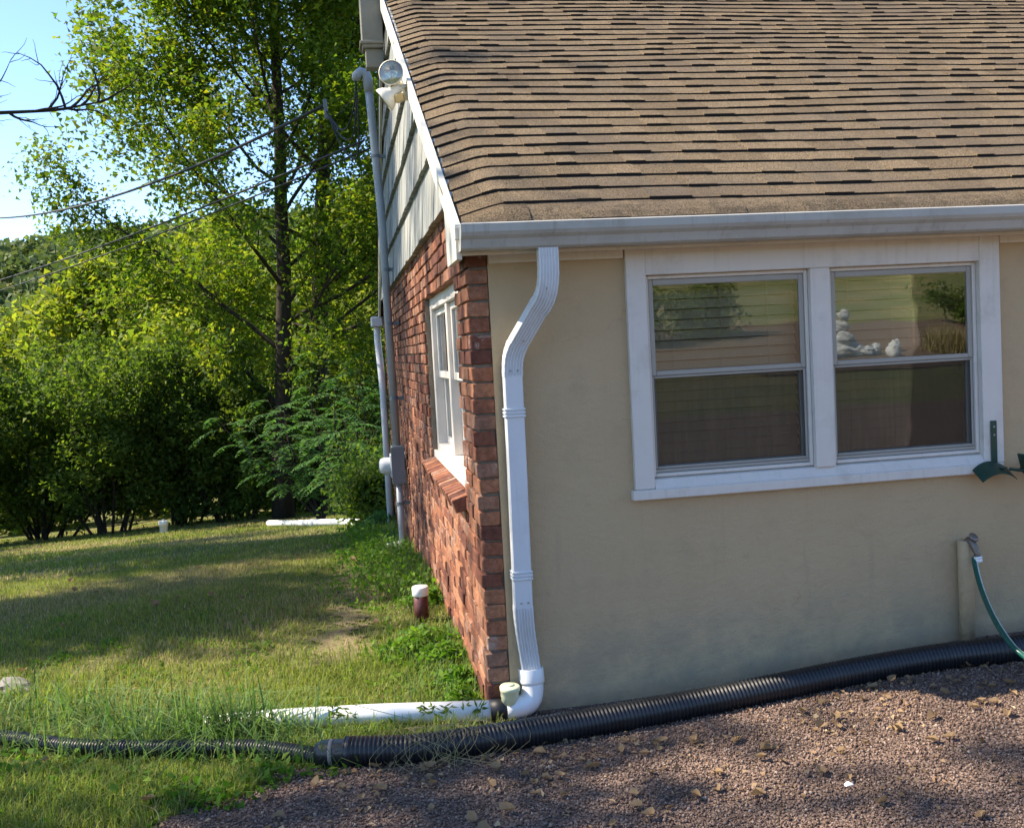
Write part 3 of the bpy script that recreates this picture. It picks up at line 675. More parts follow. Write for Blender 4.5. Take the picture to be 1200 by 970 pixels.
# pipe stub and hose bib on the stucco wall
fp = empty('hose_bib', (2.120, -.04, 0), 'tan standpipe with weathered brass tap against the stucco wall', 'tap')
mb = MB(); mb.tube([(0, 0, -.06), (0, 0, .44), (0, .0, .448)], [.034, .034, .030], 16); mb.build('standpipe', M['stucco'], fp, True)
mb = MB(); mb.tube([(.0, -.0, .435), (.004, -.02, .452), (.008, -.04, .446), (.010, -.055, .425), (.016, -.062, .40), (.018, -.066, .378)], [.014, .016, .017, .016, .014, .015], 12); mb.build('valve_body', M['brass_old'], fp, True)
mb = MB(); mb.lathe([(0, .0), (.008, 0), (.008, .018), (.022, .020), (.024, .026), (.020, .032), (0, .03)], (.004, -.03, .452), (.25, -.55, .5), 14); mb.build('handle', M['brass_old'], fp, True)
mb = MB(); mb.lathe([(0, 0), (.018, 0), (.018, .010), (.014, .012), (.017, .014), (.017, .026), (0, .026)], (.018, -.066, .385), (.1, -.1, -1), 14); mb.build('coupling', M['pvc_white'], fp, True)
hs = empty('garden_hose', (2.15, -.1, 0), 'green garden hose with pale stripe looping down from the brass tap', 'hose')
hp = smooth_path([(2.137, -0.106, 0.378), (2.125, -0.1, 0.364), (2.075, -0.22, 0.267), (1.997, -0.42, 0.192), (1.953, -0.59, 0.135), (1.958, -0.66, 0.109), (2.006, -0.72, 0.064), (2.25, -0.8, 0.02), (2.6, -0.95, 0.016), (3.2, -0.9, 0.016), (4.2, -0.6, 0.016), (5.6, -0.7, 0.016)], 8)
mb = MB(); mb.tube(list(hp), .0115, 10); kid(mb.build('hose_body', M['hose_green'], None, True), hs)
mb = MB(); mb.tube([p + np.array((.0055, -.0085, .0045)) for p in hp], .0035, 6); kid(mb.build('stripe', M['hose_stripe'], None, True), hs)
# hose hanger
hh = empty('hose_hanger', (2.29, -.03, .75), 'dark green steel hose hanger screwed to the window casing corner', 'hanger')
def kids(mb, nm, mat, p=hh, sm=False): return kid(mb.build(nm, mat, None, sm), p)
mb = MB(); mb.cbox(2.268, 2.300, -.033, -.027, .770, .983, .003); mb.cbox(2.270, 2.302, -.10, -.034, .770, .776, .002); kids(mb, 'back_strip', M['green_metal'])
for z in (.955, .918): mb = MB(); mb.lathe([(0, 0), (.005, 0), (.004, .003), (0, .004)], (2.284, -.0335, z), (0, -1, 0), 10); kids(mb, 'screw', M['aluminium_frame'])
def arc_sheet(x0, x1, y0, y1, zt, drop, th, n=12, tilt=.055):
    mb = MB(); xs = np.linspace(x0, x1, n); V = []; F = []
    for x in xs:
        t = (x - (x0 + x1) / 2) / ((x1 - x0) / 2); z = zt - drop * t * t; w = .85 + .15 * (1 - t * t)
        ym, hy = (y0 + y1) / 2, (y1 - y0) / 2 * w; V += [(x, ym - hy, z - tilt), (x, ym + hy, z), (x, ym + hy, z - th), (x, ym - hy, z - th - tilt)]
    for i in range(n - 1):
        for j in range(4): F.append((4 * i + j, 4 * i + (j + 1) % 4, 4 * i + 4 + (j + 1) % 4, 4 * i + 4 + j))
    F += [(0, 1, 2, 3), tuple(4 * (n - 1) + j for j in range(4))]; mb.add(V, F); return mb
kids(arc_sheet(2.165, 2.335, -.125, -.036, .800, .034, .004, 14, .045), 'saddle', M['green_metal'], sm=False)
mb = MB(); mb.tube([(2.315, -.09, .766), (2.35, -.11, .760), (2.385, -.125, .757)], .007, 8); kids(mb, 'arm', M['green_metal'])
kids(arc_sheet(2.375, 2.55, -.17, -.07, .80, .035, .004), 'saddle', M['green_metal'])
mb = MB(); mb.obox((2.372, -.135, .79), (1, 0, .25), (0, 1, 0), (-.25, 0, 1), .004, .05, .045, .003); kids(mb, 'stop_plate', M['green_metal'])
# flood light on the gable rake
fl = empty('flood_light', (-.135, 2.0, 2.99), 'pair of cream flood lamps on a bracket under the gable rake', 'flood light')
mb = MB(); mb.lathe([(0, -.02), (.05, -.02), (.05, .018), (.03, .03), (0, .03)], (-.005, 0, .01), (-1, 0, 0), 20); mb.build('mount', M['lamp_white'], fl, True)
def lamp_head(c, d, parent, s=1.0):
    c = np.array(c, float)
    mb = MB(); mb.lathe([(0, -.115), (.026, -.11), (.032, -.07), (.040, -.05), (.062, -.025), (.072, .0), (.073, .014), (.069, .016)], c, d, 28); mb.tube([c + norm(d) * -.1, c + norm(d) * -.13 + (.015, 0, -.005), np.array((.0, 0, .0))], [.014, .013, .012], 8)
    h = mb.build('lamp_head', M['lamp_white'], parent, True)
    mb = MB(); mb.lathe([(.066, .008), (.050, -.022), (.030, -.035), (.014, -.040), (.012, -.012), (0, -.008)], c, d, 28); mb.build('reflector', M['reflector_metal'], h, True)
    mb = MB(); mb.lathe([(.0665, .012), (.045, .017), (0, .020)], c, d, 28); mb.build('lens', M['lens'], h, True)
lamp_head((-.095, -.14, .085), (-.25, -1, .05), fl)
lamp_head((-.135, -.10, -.055), (-.80, .12, -.58), fl)
mb = MB(); mb.obox((-.055, -.12, -.055), (1, -.3, .3), (.2, 1, .2), (-.3, -.2, 1), .026, .032, .024, .006); mb.build('motion_sensor', M['lamp_yellowed'], fl)
# weathered wooden box high on the gable
vb = empty('gable_box', (-.224, 4.2, 3.887), 'weathered grey wooden box under the roof peak of the gable', 'box')
mb = MB(); mb.cbox(-.085, .10, -.10, .12, .0, .62, .006); mb.build('box_body', M['weathered_wood'], vb)
mb = MB(); mb.cbox(-.105, .10, -.12, .14, .03, .055, .004); mb.build('trim_band', M['weathered_wood'], vb)
mb = MB(); mb.cbox(-.06, .10, -.06, .08, -.16, -.001, .006); mb.build('lower_box', M['weathered_wood'], vb); vb.scale = (.914, .914, .914)
# service conduit
CY = 5.0
ec = empty('service_conduit', (-.18, CY, 0), 'grey plastic electrical conduit with curved head and box on the brick wall', 'conduit')
mb = MB(); mb.tube([(-.055, 0, 3.80), (-.045, 0, 3.55), (-.012, 0, 2.72), (0, 0, .62)], .036, 14); mb.build('upper_pipe', M['grey_pvc'], ec, True)
mb = MB(); mb.tube([(.0, 0, .30), (0, 0, float(gz(-.2, CY)) - .05)], .030, 14); mb.build('lower_pipe', M['grey_pvc'], ec, True)
mb = MB(); mb.tube([(-.054, 0, 3.76), (-.058, 0, 3.86), (-.075, 0, 3.92), (-.115, -.005, 3.935), (-.155, -.01, 3.90), (-.17, -.01, 3.86)], [.042, .044, .046, .046, .043, .030], 14); mb.build('weatherhead', M['grey_pvc'], ec, True)
for z, x in ((3.2, -.03), (2.2, -.0), (1.72, 0), (1.05, 0), (.10, 0)):
    mb = MB(); mb.tube([(x - .0, 0, z - .014), (x, 0, z + .014)], .0395, 14); mb.cbox(x, .09, -.012, .012, z - .014, z + .014, .002); mb.build('strap', M['grey_box_paint'], ec)
mb = MB(); mb.cbox(-.055, .055, -.06, .055, .27, .625, .008); mb.cbox(-.02, .07, -.03, .03, .40, .50, .004); bx = mb.build('junction_box', M['grey_box_paint'], ec)
mb = MB(); mb.cbox(-.059, .059, -.064, -.0605, .285, .612, .002); mb.build('cover', M['grey_box_paint'], bx)
mt = empty('electric_meter', (-.22, CY + .25, .42), 'round pale electric meter beside the grey junction box', 'meter')
mb = MB(); mb.cbox(-.02, .13, -.09, .09, -.11, .11, .008); mb.build('meter_base', M['grey_pvc'], mt)
mb = MB(); mb.lathe([(.078, 0), (.078, .05), (.066, .09), (.03, .10), (0, .10)], (-.02, 0, 0), (-1, 0, 0), 24); mb.build('meter_dial', M['white_metal'], mt, True)
cb = empty('conduit_base', (-.22, CY - .02, float(gz(-.22, CY))), 'white plastic fitting at the foot of the grey conduit', 'fitting')
mb = MB(); mb.tube([(0, 0, -.08), (0, 0, .03), (0, 0, .10), (0, 0, .11)], [.055, .055, .05, .03], 16); mb.build('fitting_body', M['pvc_white'], cb, True)
mb = MB(); mb.tube([(-.045, 0, .02), (-.085, -.02, .05), (-.085, -.02, .10)], .025, 10); mb.build('spout', M['pvc_white'], cb, True)
# cables
def cable(name, pts, r, label, n=10, cat='cable'):
    mb = MB(); mb.tube(list(smooth_path(pts, n)), r, 6); return tag(mb.build(name, M['cable_black'], None, True), label, cat, 'overhead cables')
def sag(a, b, s, n=12): 
    t = np.linspace(0, 1, n)[:, None]; a, b = np.array(a), np.array(b); P = a + (b - a) * t; P[:, 2] -= s * 4 * (t * (1 - t))[:, 0]; return P
AT = (-.62, 5.6, 3.80)
cable('service_cable', sag(AT, (-13.0, 27.0, 7.0), 1.0), .016, 'thick black overhead service cable ending at the cable clamp', 3)
cable('telephone_cable', sag((-.30, 5.4, 3.42), (-13.0, 25.0, 3.4), .30), .011, 'thin black overhead cable, upper of the close pair below the service cable', 3)
cable('telephone_cable', sag((-.22, 5.4, 3.36), (-13.0, 25.5, 3.1), .25), .009, 'thin black overhead cable, lower of the close pair below the service cable', 3)
cl = empty('cable_clamp', AT, 'dark wedge clamp where the service cable splits before the conduit head', 'clamp')
mb = MB(); mb.obox((0, 0, -.04), (.05, .1, -1), (1, 0, 0), (0, 1, 0), .09, .018, .022, .006); mb.build('clamp_body', M['grey_box_paint'], cl)
mb = MB(); mb.tube([(0, 0, .05), (.04, 0, .09), (.0, 0, .05)], .004, 6); mb.tube([(0, 0, -.12), (.15, -.15, -.10), (.40, -.45, .12)], .004, 6); mb.build('bail_wire', M['cable_black'], cl)
for j, (dx, dz) in enumerate(((0, 0), (.02, -.12), (.05, -.3))):
    cable('drip_loop', [(AT[0] + .005 * j, AT[1], AT[2] - .05), (AT[0] + .12, AT[1] - .25, AT[2] - .28 + dz * .5), (-.42 + dx, CY + .12, 3.52 + dz), (-.36 + .01 * j, CY + .02, 3.70 + dz * .3), (-.345, CY, 3.86)], .008,
          ('black drip loop cable into the conduit head, tightest of three', 'black drip loop cable into the conduit head, middle of three', 'black drip loop cable into the conduit head, hanging lowest')[j])
cable('wall_cable', [(-.20, CY + .5, 4.0), (-.16, CY + .55, 3.4), (-.15, CY + .5, 2.6), (-.15, CY + .55, 1.6), (-.14, CY + .5, .55)], .009, 'thin black cable clipped down the gable behind the conduit')
# lawn bits
w2 = empty('lawn_pipe', (-1.2, 13, float(gz(-1.2, 13))), 'long white plastic pipe lying across the grass below the trees', 'pipe')
mb = MB(); mb.tube([(x, y, float(gz(x, y)) + .06) for x, y in ((-2.05, 14.0), (-1.6, 13.2), (-1.25, 12.5), (-.92, 11.8), (-.66, 11.0), (-.43, 10.3), (-.3, 9.7))], .055, 14); kid(mb.build('pipe_body', M['pvc_white'], None, True), w2)
mb = MB(); mb.tube([(-1.27, 12.54, float(gz(-1.27, 12.54)) + .06), (-1.19, 12.38, float(gz(-1.19, 12.38)) + .06)], .066, 14); kid(mb.build('coupling', M['pvc_white'], None, True), w2)
bk = empty('white_standpipe', (-4.1, 15.6, float(gz(-4.1, 15.6))), 'short white capped pipe standing in the lawn before the bushes', 'pipe')
mb = MB(); mb.lathe([(.075, -.05), (.075, .15), (.088, .15), (.088, .225), (.078, .235), (0, .24)], (0, 0, 0), (0, 0, 1), 20); mb.build('pipe_body', M['pvc_white'], bk, True)
mb = MB(); mb.lathe([(.03, .235), (.03, .255), (0, .255)], (0, 0, 0), (0, 0, 1), 10); mb.build('plug', M['pvc_white'], bk, True)
import bmesh
def rock_mesh(nm, sx, sy, sz, seed, mat):
    bm = bmesh.new(); bmesh.ops.create_icosphere(bm, subdivisions=3, radius=1); g = np.random.default_rng(seed); ph = g.uniform(0, 6, 12)
    for v in bm.verts:
        p = v.co; f = 1 + .16 * math.sin(2.3 * p.x + ph[0]) * math.sin(2.9 * p.y + ph[1]) + .12 * math.sin(4.1 * p.z + 3.3 * p.x + ph[2]) + .07 * math.sin(7 * p.y + 5 * p.z + ph[3]) + .03 * g.normal()
        v.co = Vector((p.x * sx * f, p.y * sy * f, p.z * sz * f))
    me = bpy.data.meshes.new(nm); bm.to_mesh(me); bm.free(); me.materials.append(mat); return me
o = bpy.data.objects.new('rock', rock_mesh('rock', .11, .08, .06, 4, M['stone_grey'])); col.objects.link(o); o.location = (-2.326, 1.098, float(gz(-2.326, 1.098)) + .005); tag(o, 'small grey rock half sunk in the lawn', 'rock')
mb = MB(); P = [tuple(.6 * c for c in q) for q in [(-.02, -.012, .006), (.022, -.015, .014), (.026, .012, .004), (.0, .02, .018), (-.024, .010, .010), (.002, .0, .026)]]; mb.add(P + [(p[0], p[1], p[2] - .002) for p in P], [(0, 1, 5), (1, 2, 5), (2, 3, 5), (3, 4, 5), (4, 0, 5), (6, 11, 7), (7, 11, 8), (8, 11, 9), (9, 11, 10), (10, 11, 6)])
o = mb.build('paper_scrap', M['paper_white']); o.location = (0.951, -1.152, float(gz(0.951, -1.152)) + .016); tag(o, 'crumpled scrap of white paper lying on the gravel', 'paper')

# ------------------------------------------------------------------ leaves, trees and bushes
def quads(P, N, T, L, Wd, fold=.18):
    """kite leaves: base P, along T, width along N x T"""
    T = T / np.linalg.norm(T, axis=1, keepdims=True); B = np.cross(N, T); B /= np.linalg.norm(B, axis=1, keepdims=True) + 1e-9; Nn = np.cross(T, B)
    L = L[:, None]; Wd = Wd[:, None]
    V = np.stack([P, P + T * L * .42 + B * Wd * .5 + Nn * Wd * fold, P + T * L, P + T * L * .42 - B * Wd * .5 + Nn * Wd * fold], 1).reshape(-1, 3)
    return V, np.arange(len(V)).reshape(-1, 4)
def leaf_cloud(P, size, g, flat=.6, wid=.8, tri=False):
    n = len(P); N = g.normal(0, 1, (n, 3)); N[:, 2] = np.abs(N[:, 2]) + flat * 2; T = g.normal(0, 1, (n, 3)); T[:, 2] -= .35
    s = size * g.uniform(.6, 1.3, n)
    if not tri: return quads(P, N, T, s, s * wid)
    T = T / np.linalg.norm(T, axis=1, keepdims=True); B = np.cross(N, T); B /= np.linalg.norm(B, axis=1, keepdims=True) + 1e-9; s = s[:, None]
    V = np.stack([P - B * s * wid * .55, P + B * s * wid * .55, P + T * s], 1).reshape(-1, 3); return V, np.arange(len(V)).reshape(-1, 3)
class Tree:
    def __init__(s, seed): s.g = np.random.default_rng(seed); s.mb = MB(); s.L = []
    def path(s, a, d, L, n, up, wig):
        P = [np.array(a, float)]; d = norm(d)
        for i in range(n): d = norm(d + s.g.normal(0, wig, 3) + np.array((0, 0, up))); P.append(P[-1] + d * L / n)
        return np.array(P)
    def leaves(s, P, n, spread):
        i = s.g.integers(0, len(P), n); s.L.append(P[i] + s.g.normal(0, spread, (n, 3)))
def at_path(P, t):
    f = t * (len(P) - 1); i = min(int(f), len(P) - 2); return P[i] + (P[i + 1] - P[i]) * (f - i), norm(P[i + 1] - P[i])
def tree(name, label, base, H, spread, seed, mat, lean=(0, 0), cb=.25, limbs=16, subs=7, twigs=5, nleaf=40, lsize=.11, lspread=.16, rad=.25, group=None, low=1.0, cat='tree', bare=(), up=.06, dens=1.85):
    nleaf = int(nleaf * dens); t = Tree(seed); g = t.g; base = np.array(base, float); base[2] = float(gz(base[0], base[1])) - .1 if len(base) > 2 and base[2] == 0 else base[2]
    trunk = t.path((0, 0, 0), (lean[0], lean[1], 1), H, 12, .06, .035); nr = len(trunk)
    t.mb.tube(list(trunk), [rad * (1.25 if i == 0 else 1.0) * (1 - .88 * i / (nr - 1)) + .012 for i in range(nr)], 9)
    for i in range(limbs):
        f = cb + (1 - cb) * (i + g.uniform(0, .8)) / limbs; f = min(f, .985); a, td = at_path(trunk, f); az = i * 2.399 + g.uniform(-.5, .5)
        u = (f - cb) / (1 - cb); prof = math.sin(math.pi * min(1, (u * .80 + .22) ** .85)) ** .7 * (low if u < .3 else 1.0); L = spread * max(.22, prof) * g.uniform(.75, 1.15)
        el = R(20 + 46 * u) + g.normal(0, .12); d = np.array((math.cos(az) * math.cos(el), math.sin(az) * math.cos(el), math.sin(el)))
        P = t.path(a, d, L, 7, up, .10); r0 = max(.016, rad * (1 - .88 * f) * .36); t.mb.tube(list(P), [r0 * (1 - .85 * j / 7) for j in range(8)], 6, False)
        for k in range(subs):
            fs = .22 + .78 * (k + g.uniform(0, 1)) / subs; b, bd = at_path(P, min(fs, 1)); dd = norm(bd + g.normal(0, .65, 3) + (0, 0, .1)); Ls = L * g.uniform(.22, .42) * (1.15 - .5 * fs) + .25
            Q = t.path(b, dd, Ls, 4, .03, .13); r1 = max(.007, r0 * .38 * (1 - .6 * fs)); t.mb.tube(list(Q), [r1 * (1 - .8 * j / 4) for j in range(5)], 4, False)
            t.leaves(Q[2:], nleaf // 3, lspread)
            for q in range(twigs):
                c, c_d = at_path(Q, g.uniform(.15, 1)); e = norm(c_d + g.normal(0, .7, 3)); X = t.path(c, e, g.uniform(.3, .75) * (.5 + .12 * spread), 3, -.02, .18)
                t.mb.tube(list(X), [.0055, .0045, .003, .0015], 3, False); t.leaves(X[1:], nleaf, lspread)
    for (f, d, L) in bare: dead_limb(t, trunk, f, d, L)
    root = empty(name, tuple(base), label, cat, group)
    t.mb.build('trunk', M['bark'], root, True, fix=False)
    P = np.concatenate(t.L); V, F = leaf_cloud(P, lsize * .86, g, tri=True); link('crown', np_mesh('crown', V, F), mat, root)
    return root
def bush(name, label, base, H, Rr, seed, mat, stems=16, nleaf=26, lsize=.08, group=None, cat='bush', clear=.12, twigs=7, lspread=.12):
    nleaf = int(nleaf * 1.35); t = Tree(seed); g = t.g
    for i in range(stems):
        az = g.uniform(0, 6.28); sp = g.uniform(.05, .62); st = np.array((math.cos(az), math.sin(az), 0)) * g.uniform(0, .35) * Rr
        P = t.path(st, (math.cos(az) * sp, math.sin(az) * sp, 1), H * g.uniform(.7, 1.08), 8, -.01, .10); t.mb.tube(list(P), [.032 * (1 - .85 * j / 8) for j in range(9)], 5, False)
        for k in range(9):
            f = clear + (1 - clear) * (k + g.uniform(0, 1)) / 9; b, bd = at_path(P, min(1, f)); a2 = g.uniform(0, 6.28)
            Q = t.path(b, (math.cos(a2), math.sin(a2), g.uniform(-.1, .7)), Rr * g.uniform(.35, .75) * (1.1 - .45 * f), 4, .02, .14); t.mb.tube(list(Q), [.010, .008, .006, .004, .002], 3, False); t.leaves(Q[1:], nleaf * 2, lspread)
            for q in range(twigs):
                c, cdir = at_path(Q, g.uniform(.2, 1)); X = t.path(c, norm(cdir + g.normal(0, .8, 3)), g.uniform(.2, .5), 2, 0, .2); t.leaves(X, nleaf, lspread * .8)
    root = empty(name, (base[0], base[1], float(gz(base[0], base[1])) - .05), label, cat, group)
    t.mb.build('stems', M['bark'], root, True, fix=False)
    P = np.concatenate(t.L); P = P[P[:, 2] > .05]; V, F = leaf_cloud(P, lsize * .86, g, .3, tri=True); link('crown', np_mesh('crown', V, F), mat, root)
    return root
def dead_limb(t, trunk, f, d, L):
    g = t.g; a, _ = at_path(trunk, f); u_ = np.linspace(0, 1, 13)[:, None]; P = a + np.array(d) * u_ + np.cumsum(g.normal(0, .10, (13, 3)), 0) * np.sqrt(u_) * (1, 1, .7); t.mb.tube(list(P), [.10 * (1 - .90 * j / 12) for j in range(13)], 6, False)
    for k in range(22):
        b, bd = at_path(P, min(1, .62 + .4 * (k + g.uniform(0, 1)) / 22)); Q = t.path(b, norm(bd * .6 + g.normal(0, .6, 3) + (0, 0, .45)), g.uniform(.35, .95), 6, .03, .20); t.mb.tube(list(Q), [.018 * (1 - .8 * j / 6) for j in range(7)], 4, False)
        for q in range(7):
            c, cdir = at_path(Q, g.uniform(.2, 1)); X = t.path(c, norm(cdir + g.normal(0, .6, 3)), g.uniform(.12, .4), 4, .02, .2); t.mb.tube(list(X), [.006, .005, .004, .003, .002], 3, False)
# the two trees whose trunks show beyond the lawn
tree('maple_tree', 'tall yellow green maple, its straight trunk nearer the open sky', (-2.0, 17.2, 0), 15.5, 4.3, 21, M['leaf_maple'], (.02, 0), .12, 33, 10, 6, 46, .108, .21, .19, 'maples beyond the lawn', low=1.25, dens=1.5)
tree('maple_tree', 'darker maple with a leaning trunk between the house and the yellow green maple', (-1.35, 19.2, 0), 16.5, 4.8, 33, M['leaf_maple'], (.07, 0), .22, 24, 9, 6, 42, .112, .19, .23, 'maples beyond the lawn', dens=1.05)
# shade trees standing on the open lawn outside the view
tree('shade_tree', 'broad lawn maple with one dead limb reaching towards the overhead cables', (-11.2, 9.2, 0), 18.0, 5.6, 5, M['leaf_maple'], (0, 0), .45, 20, 8, 5, 20, .16, .22, .30, 'shade trees on the lawn', dens=1.25, bare=((.285, (8.0, -.2, .65), 1),))
tree('shade_tree', 'young low crowned lawn maple between the dead limb tree and the driveway', (-10.8, 4.3, 0), 10.0, 3.5, 12, M['leaf_maple'], (0, 0), .26, 16, 7, 5, 20, .15, .22, .16, 'shade trees on the lawn', dens=1.25)
tree('shade_tree', 'broad lawn maple on the driveway side of the dead limb tree', (-12.7, -1.6, 0), 12.5, 5.2, 6, M['leaf_maple'], (0, 0), .24, 18, 7, 5, 20, .16, .24, .28, 'shade trees on the lawn', dens=1.25)
tree('shade_tree', 'broad lawn maple beside the dark bushes at the lawn edge', (-13.8, 11.6, 0), 13.5, 5.8, 8, M['leaf_maple'], (0, 0), .22, 18, 8, 5, 20, .16, .24, .3, 'shade trees on the lawn', dens=1.25)
# bushes along the lower lawn edge
BL = ['dark dense bush at the lawn edge, first of the row from the shade tree', 'dark bush with bare lower stems, second of the row from the shade tree', 'tall dark bush, third of the row from the shade tree',
      'dark bush behind the white standpipe with light showing through its stems', 'loose green bush between the white standpipe and the maple trunk', 'low leafy bush at the foot of the maple trunks']
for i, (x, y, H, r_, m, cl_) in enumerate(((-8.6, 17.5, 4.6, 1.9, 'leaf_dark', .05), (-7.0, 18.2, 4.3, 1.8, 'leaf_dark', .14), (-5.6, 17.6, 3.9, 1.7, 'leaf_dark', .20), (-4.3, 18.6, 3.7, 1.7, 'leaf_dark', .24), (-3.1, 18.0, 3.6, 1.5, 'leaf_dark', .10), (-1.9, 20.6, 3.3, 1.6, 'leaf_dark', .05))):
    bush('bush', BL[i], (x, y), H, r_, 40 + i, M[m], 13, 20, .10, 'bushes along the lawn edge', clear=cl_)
# taller sunlit trees further back
ML = ['sunny yellow green tree behind the first dark bush', 'sunny yellow green tree behind the dark bushes, second from the hill side', 'bright green tree standing behind the white standpipe bush', 'sunny rounded tree behind the maple trunks', 'tall pale green tree below the hill, farthest down the slope', 'sunny tree beyond the rear corner of the house', 'wide sunny tree at the bottom of the slope', 'small pale tree beside the wide sunny tree']
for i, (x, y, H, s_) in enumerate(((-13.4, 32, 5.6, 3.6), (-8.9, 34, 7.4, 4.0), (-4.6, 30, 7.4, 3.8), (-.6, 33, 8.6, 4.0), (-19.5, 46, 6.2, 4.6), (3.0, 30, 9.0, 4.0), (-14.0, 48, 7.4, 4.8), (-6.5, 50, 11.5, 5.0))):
    tree('sunny_tree', ML[i], (x, y, 0), H, s_, 60 + i, M['leaf_sunlit_tint'], (0, 0), .06, 14, 6, 4, 14, .28, .30, .16, 'sunlit trees below the lawn', low=1.5)
# pinnate sumac beside the rear corner
def sumac(base, H, seed, label, stems=5, spread=.9):
    t = Tree(seed); g = t.g; V_, F_ = [], []; nb = 0
    Ps, Ns, Ts, Ls, Ws = [], [], [], [], []
    for i in range(stems):
        az = g.uniform(0, 6.28); P = t.path((0, 0, 0), (math.cos(az) * .4 * spread, math.sin(az) * .4 * spread, 1), H * g.uniform(.6, 1.05), 8, .02, .08); t.mb.tube(list(P), [.024 * (1 - .8 * j / 8) for j in range(9)], 6, False)
        for k in range(15):
            f = .25 + .75 * (k + .5) / 15; b, bd = at_path(P, f); a2 = k * 2.4 + g.uniform(-.3, .3); d = np.array((math.cos(a2), math.sin(a2), .45)); L = g.uniform(.55, .9)
            Q = t.path(b, d, L, 8, -.16, .03); t.mb.tube(list(Q), [.006 * (1 - .7 * j / 8) for j in range(9)], 3, False); side = norm(np.cross(d, (0, 0, 1)))
            for j in range(13):
                c, cdir = at_path(Q, .14 + .86 * j / 12.5)
                for sg_ in (-1, 1):
                    Ps.append(c); Ts.append(norm(side * sg_ + cdir * .45 + np.array((0, 0, -.22)) + g.normal(0, .08, 3))); Ns.append(np.array((0, 0, 1)) + g.normal(0, .2, 3)); Ls.append(.15 * math.sin(math.pi * (.25 + .68 * j / 12)) * g.uniform(.8, 1.1)); Ws.append(.042)
    root = empty('sumac_shrub', (base[0], base[1], float(gz(*base)) - .03), label, 'shrub', 'feathery sumacs by the rear corner')
    t.mb.build('stems', M['bark'], root, True, fix=False)
    V, F = quads(np.array(Ps), np.array(Ns), np.array(Ts), np.array(Ls), np.array(Ws), .1); link('crown', np_mesh('crown', V, F), M['leaf_sumac'], root)
sumac((-1.1, 13.6), 2.6, 71, 'feathery green sumac with one frond stretched over the white lawn pipe', 6, 1.4)
sumac((-.55, 12.2), 2.3, 72, 'feathery green sumac at the rear corner of the brick wall', 6, 1.2)
sumac((-.35, 14.6), 3.2, 73, 'tall feathery sumac behind the rear downspout', 6, 1.0)
UL = ['sunlit yellow green undergrowth shrub behind the second dark bush', 'sunlit yellow green undergrowth shrub behind the white standpipe', 'sunlit yellow green undergrowth shrub behind the maple trunk']
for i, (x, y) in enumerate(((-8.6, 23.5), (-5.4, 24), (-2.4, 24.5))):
    bush('undergrowth_shrub', UL[i], (x, y), 2.6, 2.0, 130 + i, M['leaf_sunlit_tint'], 12, 13, .13, 'sunlit undergrowth behind the bushes', 'shrub', twigs=5, clear=.02)
bush('bush', 'low green bush against the far end of the brick wall', (-.15, 9.6), .9, .6, 77, M['leaf_dark'], 9, 14, .07, 'bushes along the lawn edge', twigs=5)
bush('bush', 'dark bush below the sumacs behind the house', (.2, 16.5), 3.0, 1.5, 78, M['leaf_dark'], 11, 16, .10, 'bushes along the lawn edge', twigs=6)
# far wooded hill
def hillz(x, y):
    r = 73 * np.exp(-((y - 560) / 240.0) ** 2) * (1 + .10 * np.sin(x * .006 + .5) + .05 * np.sin(x * .017 + 2)) - 9
    return np.where(y < 130, -9.0, r)
sheet('hill', np.linspace(-700, 500, 60), np.linspace(110, 900, 50), hillz, M['lawn'], label='long wooded hill beyond the trees')
g = np.random.default_rng(9); n = 2600
hx = g.uniform(-420, 60, n); hy = g.uniform(120, 560, n); hz = hillz(hx, hy); hr = g.uniform(3.2, 6.5, n)
m_ = 46; D_ = g.normal(0, 1, (n, m_, 3)); D_ /= np.linalg.norm(D_, axis=2, keepdims=True); D_[:, :, 2] = np.abs(D_[:, :, 2]) * 1.15
P = (np.stack([hx, hy, hz + 3.0], -1)[:, None] + D_ * hr[:, None, None] * g.uniform(.75, 1.05, (n, m_, 1))).reshape(-1, 3)
V, F = leaf_cloud(P, 2.6, g, .2, .9); tag(link('forest', np_mesh('forest', V, F), M['leaf_hill']), 'mass of treetops covering the far hill', 'forest', kind='stuff')

# ------------------------------------------------------------------ grass, weeds, gravel, fallen leaves
def blades(P, H, Wd, g, bend=.5, droop=.25, far=False):
    """two-segment tapered blades: 5 verts -> one quad and one triangle kept as two quads"""
    n = len(P); a = g.uniform(0, 6.283, n); d = np.stack([np.cos(a), np.sin(a), np.zeros(n)], -1); s = np.stack([-np.sin(a), np.cos(a), np.zeros(n)], -1)
    b = (np.abs(g.normal(0, bend, n)) * H)[:, None]; H = H[:, None]; w = (Wd / 2)[:, None]; up = np.array((0, 0, 1.))
    m1 = P + up * H * .55 + d * b * .35; tp = P + up * H * (1 - droop * np.minimum(1, (b / H) ** 2)) + d * b
    if far:
        V = np.stack([P - s * w, P + s * w, tp + s * w * .2, tp - s * w * .2], 1).reshape(-1, 3); return V, np.arange(len(V)).reshape(-1, 4)
    V = np.stack([P - s * w, P + s * w, m1 + s * w * .75, m1 - s * w * .75, tp + s * w * .12, tp - s * w * .12], 1).reshape(-1, 3)
    i = np.arange(n)[:, None] * 6; F = np.concatenate([i + np.array([0, 1, 2, 3]), i + np.array([3, 2, 4, 5])], 0); return V, F
def lump(x, y, s, ph): return np.sin(x * s + ph) * np.cos(y * s * 1.13 - ph * 1.7) + .6 * np.sin(x * s * 2.3 - y * s * 1.9 + ph * 2.1)
def scatter(n, x0, x1, y0, y1, g):
    x = g.uniform(x0, x1, n); y = g.uniform(y0, y1, n); return x, y
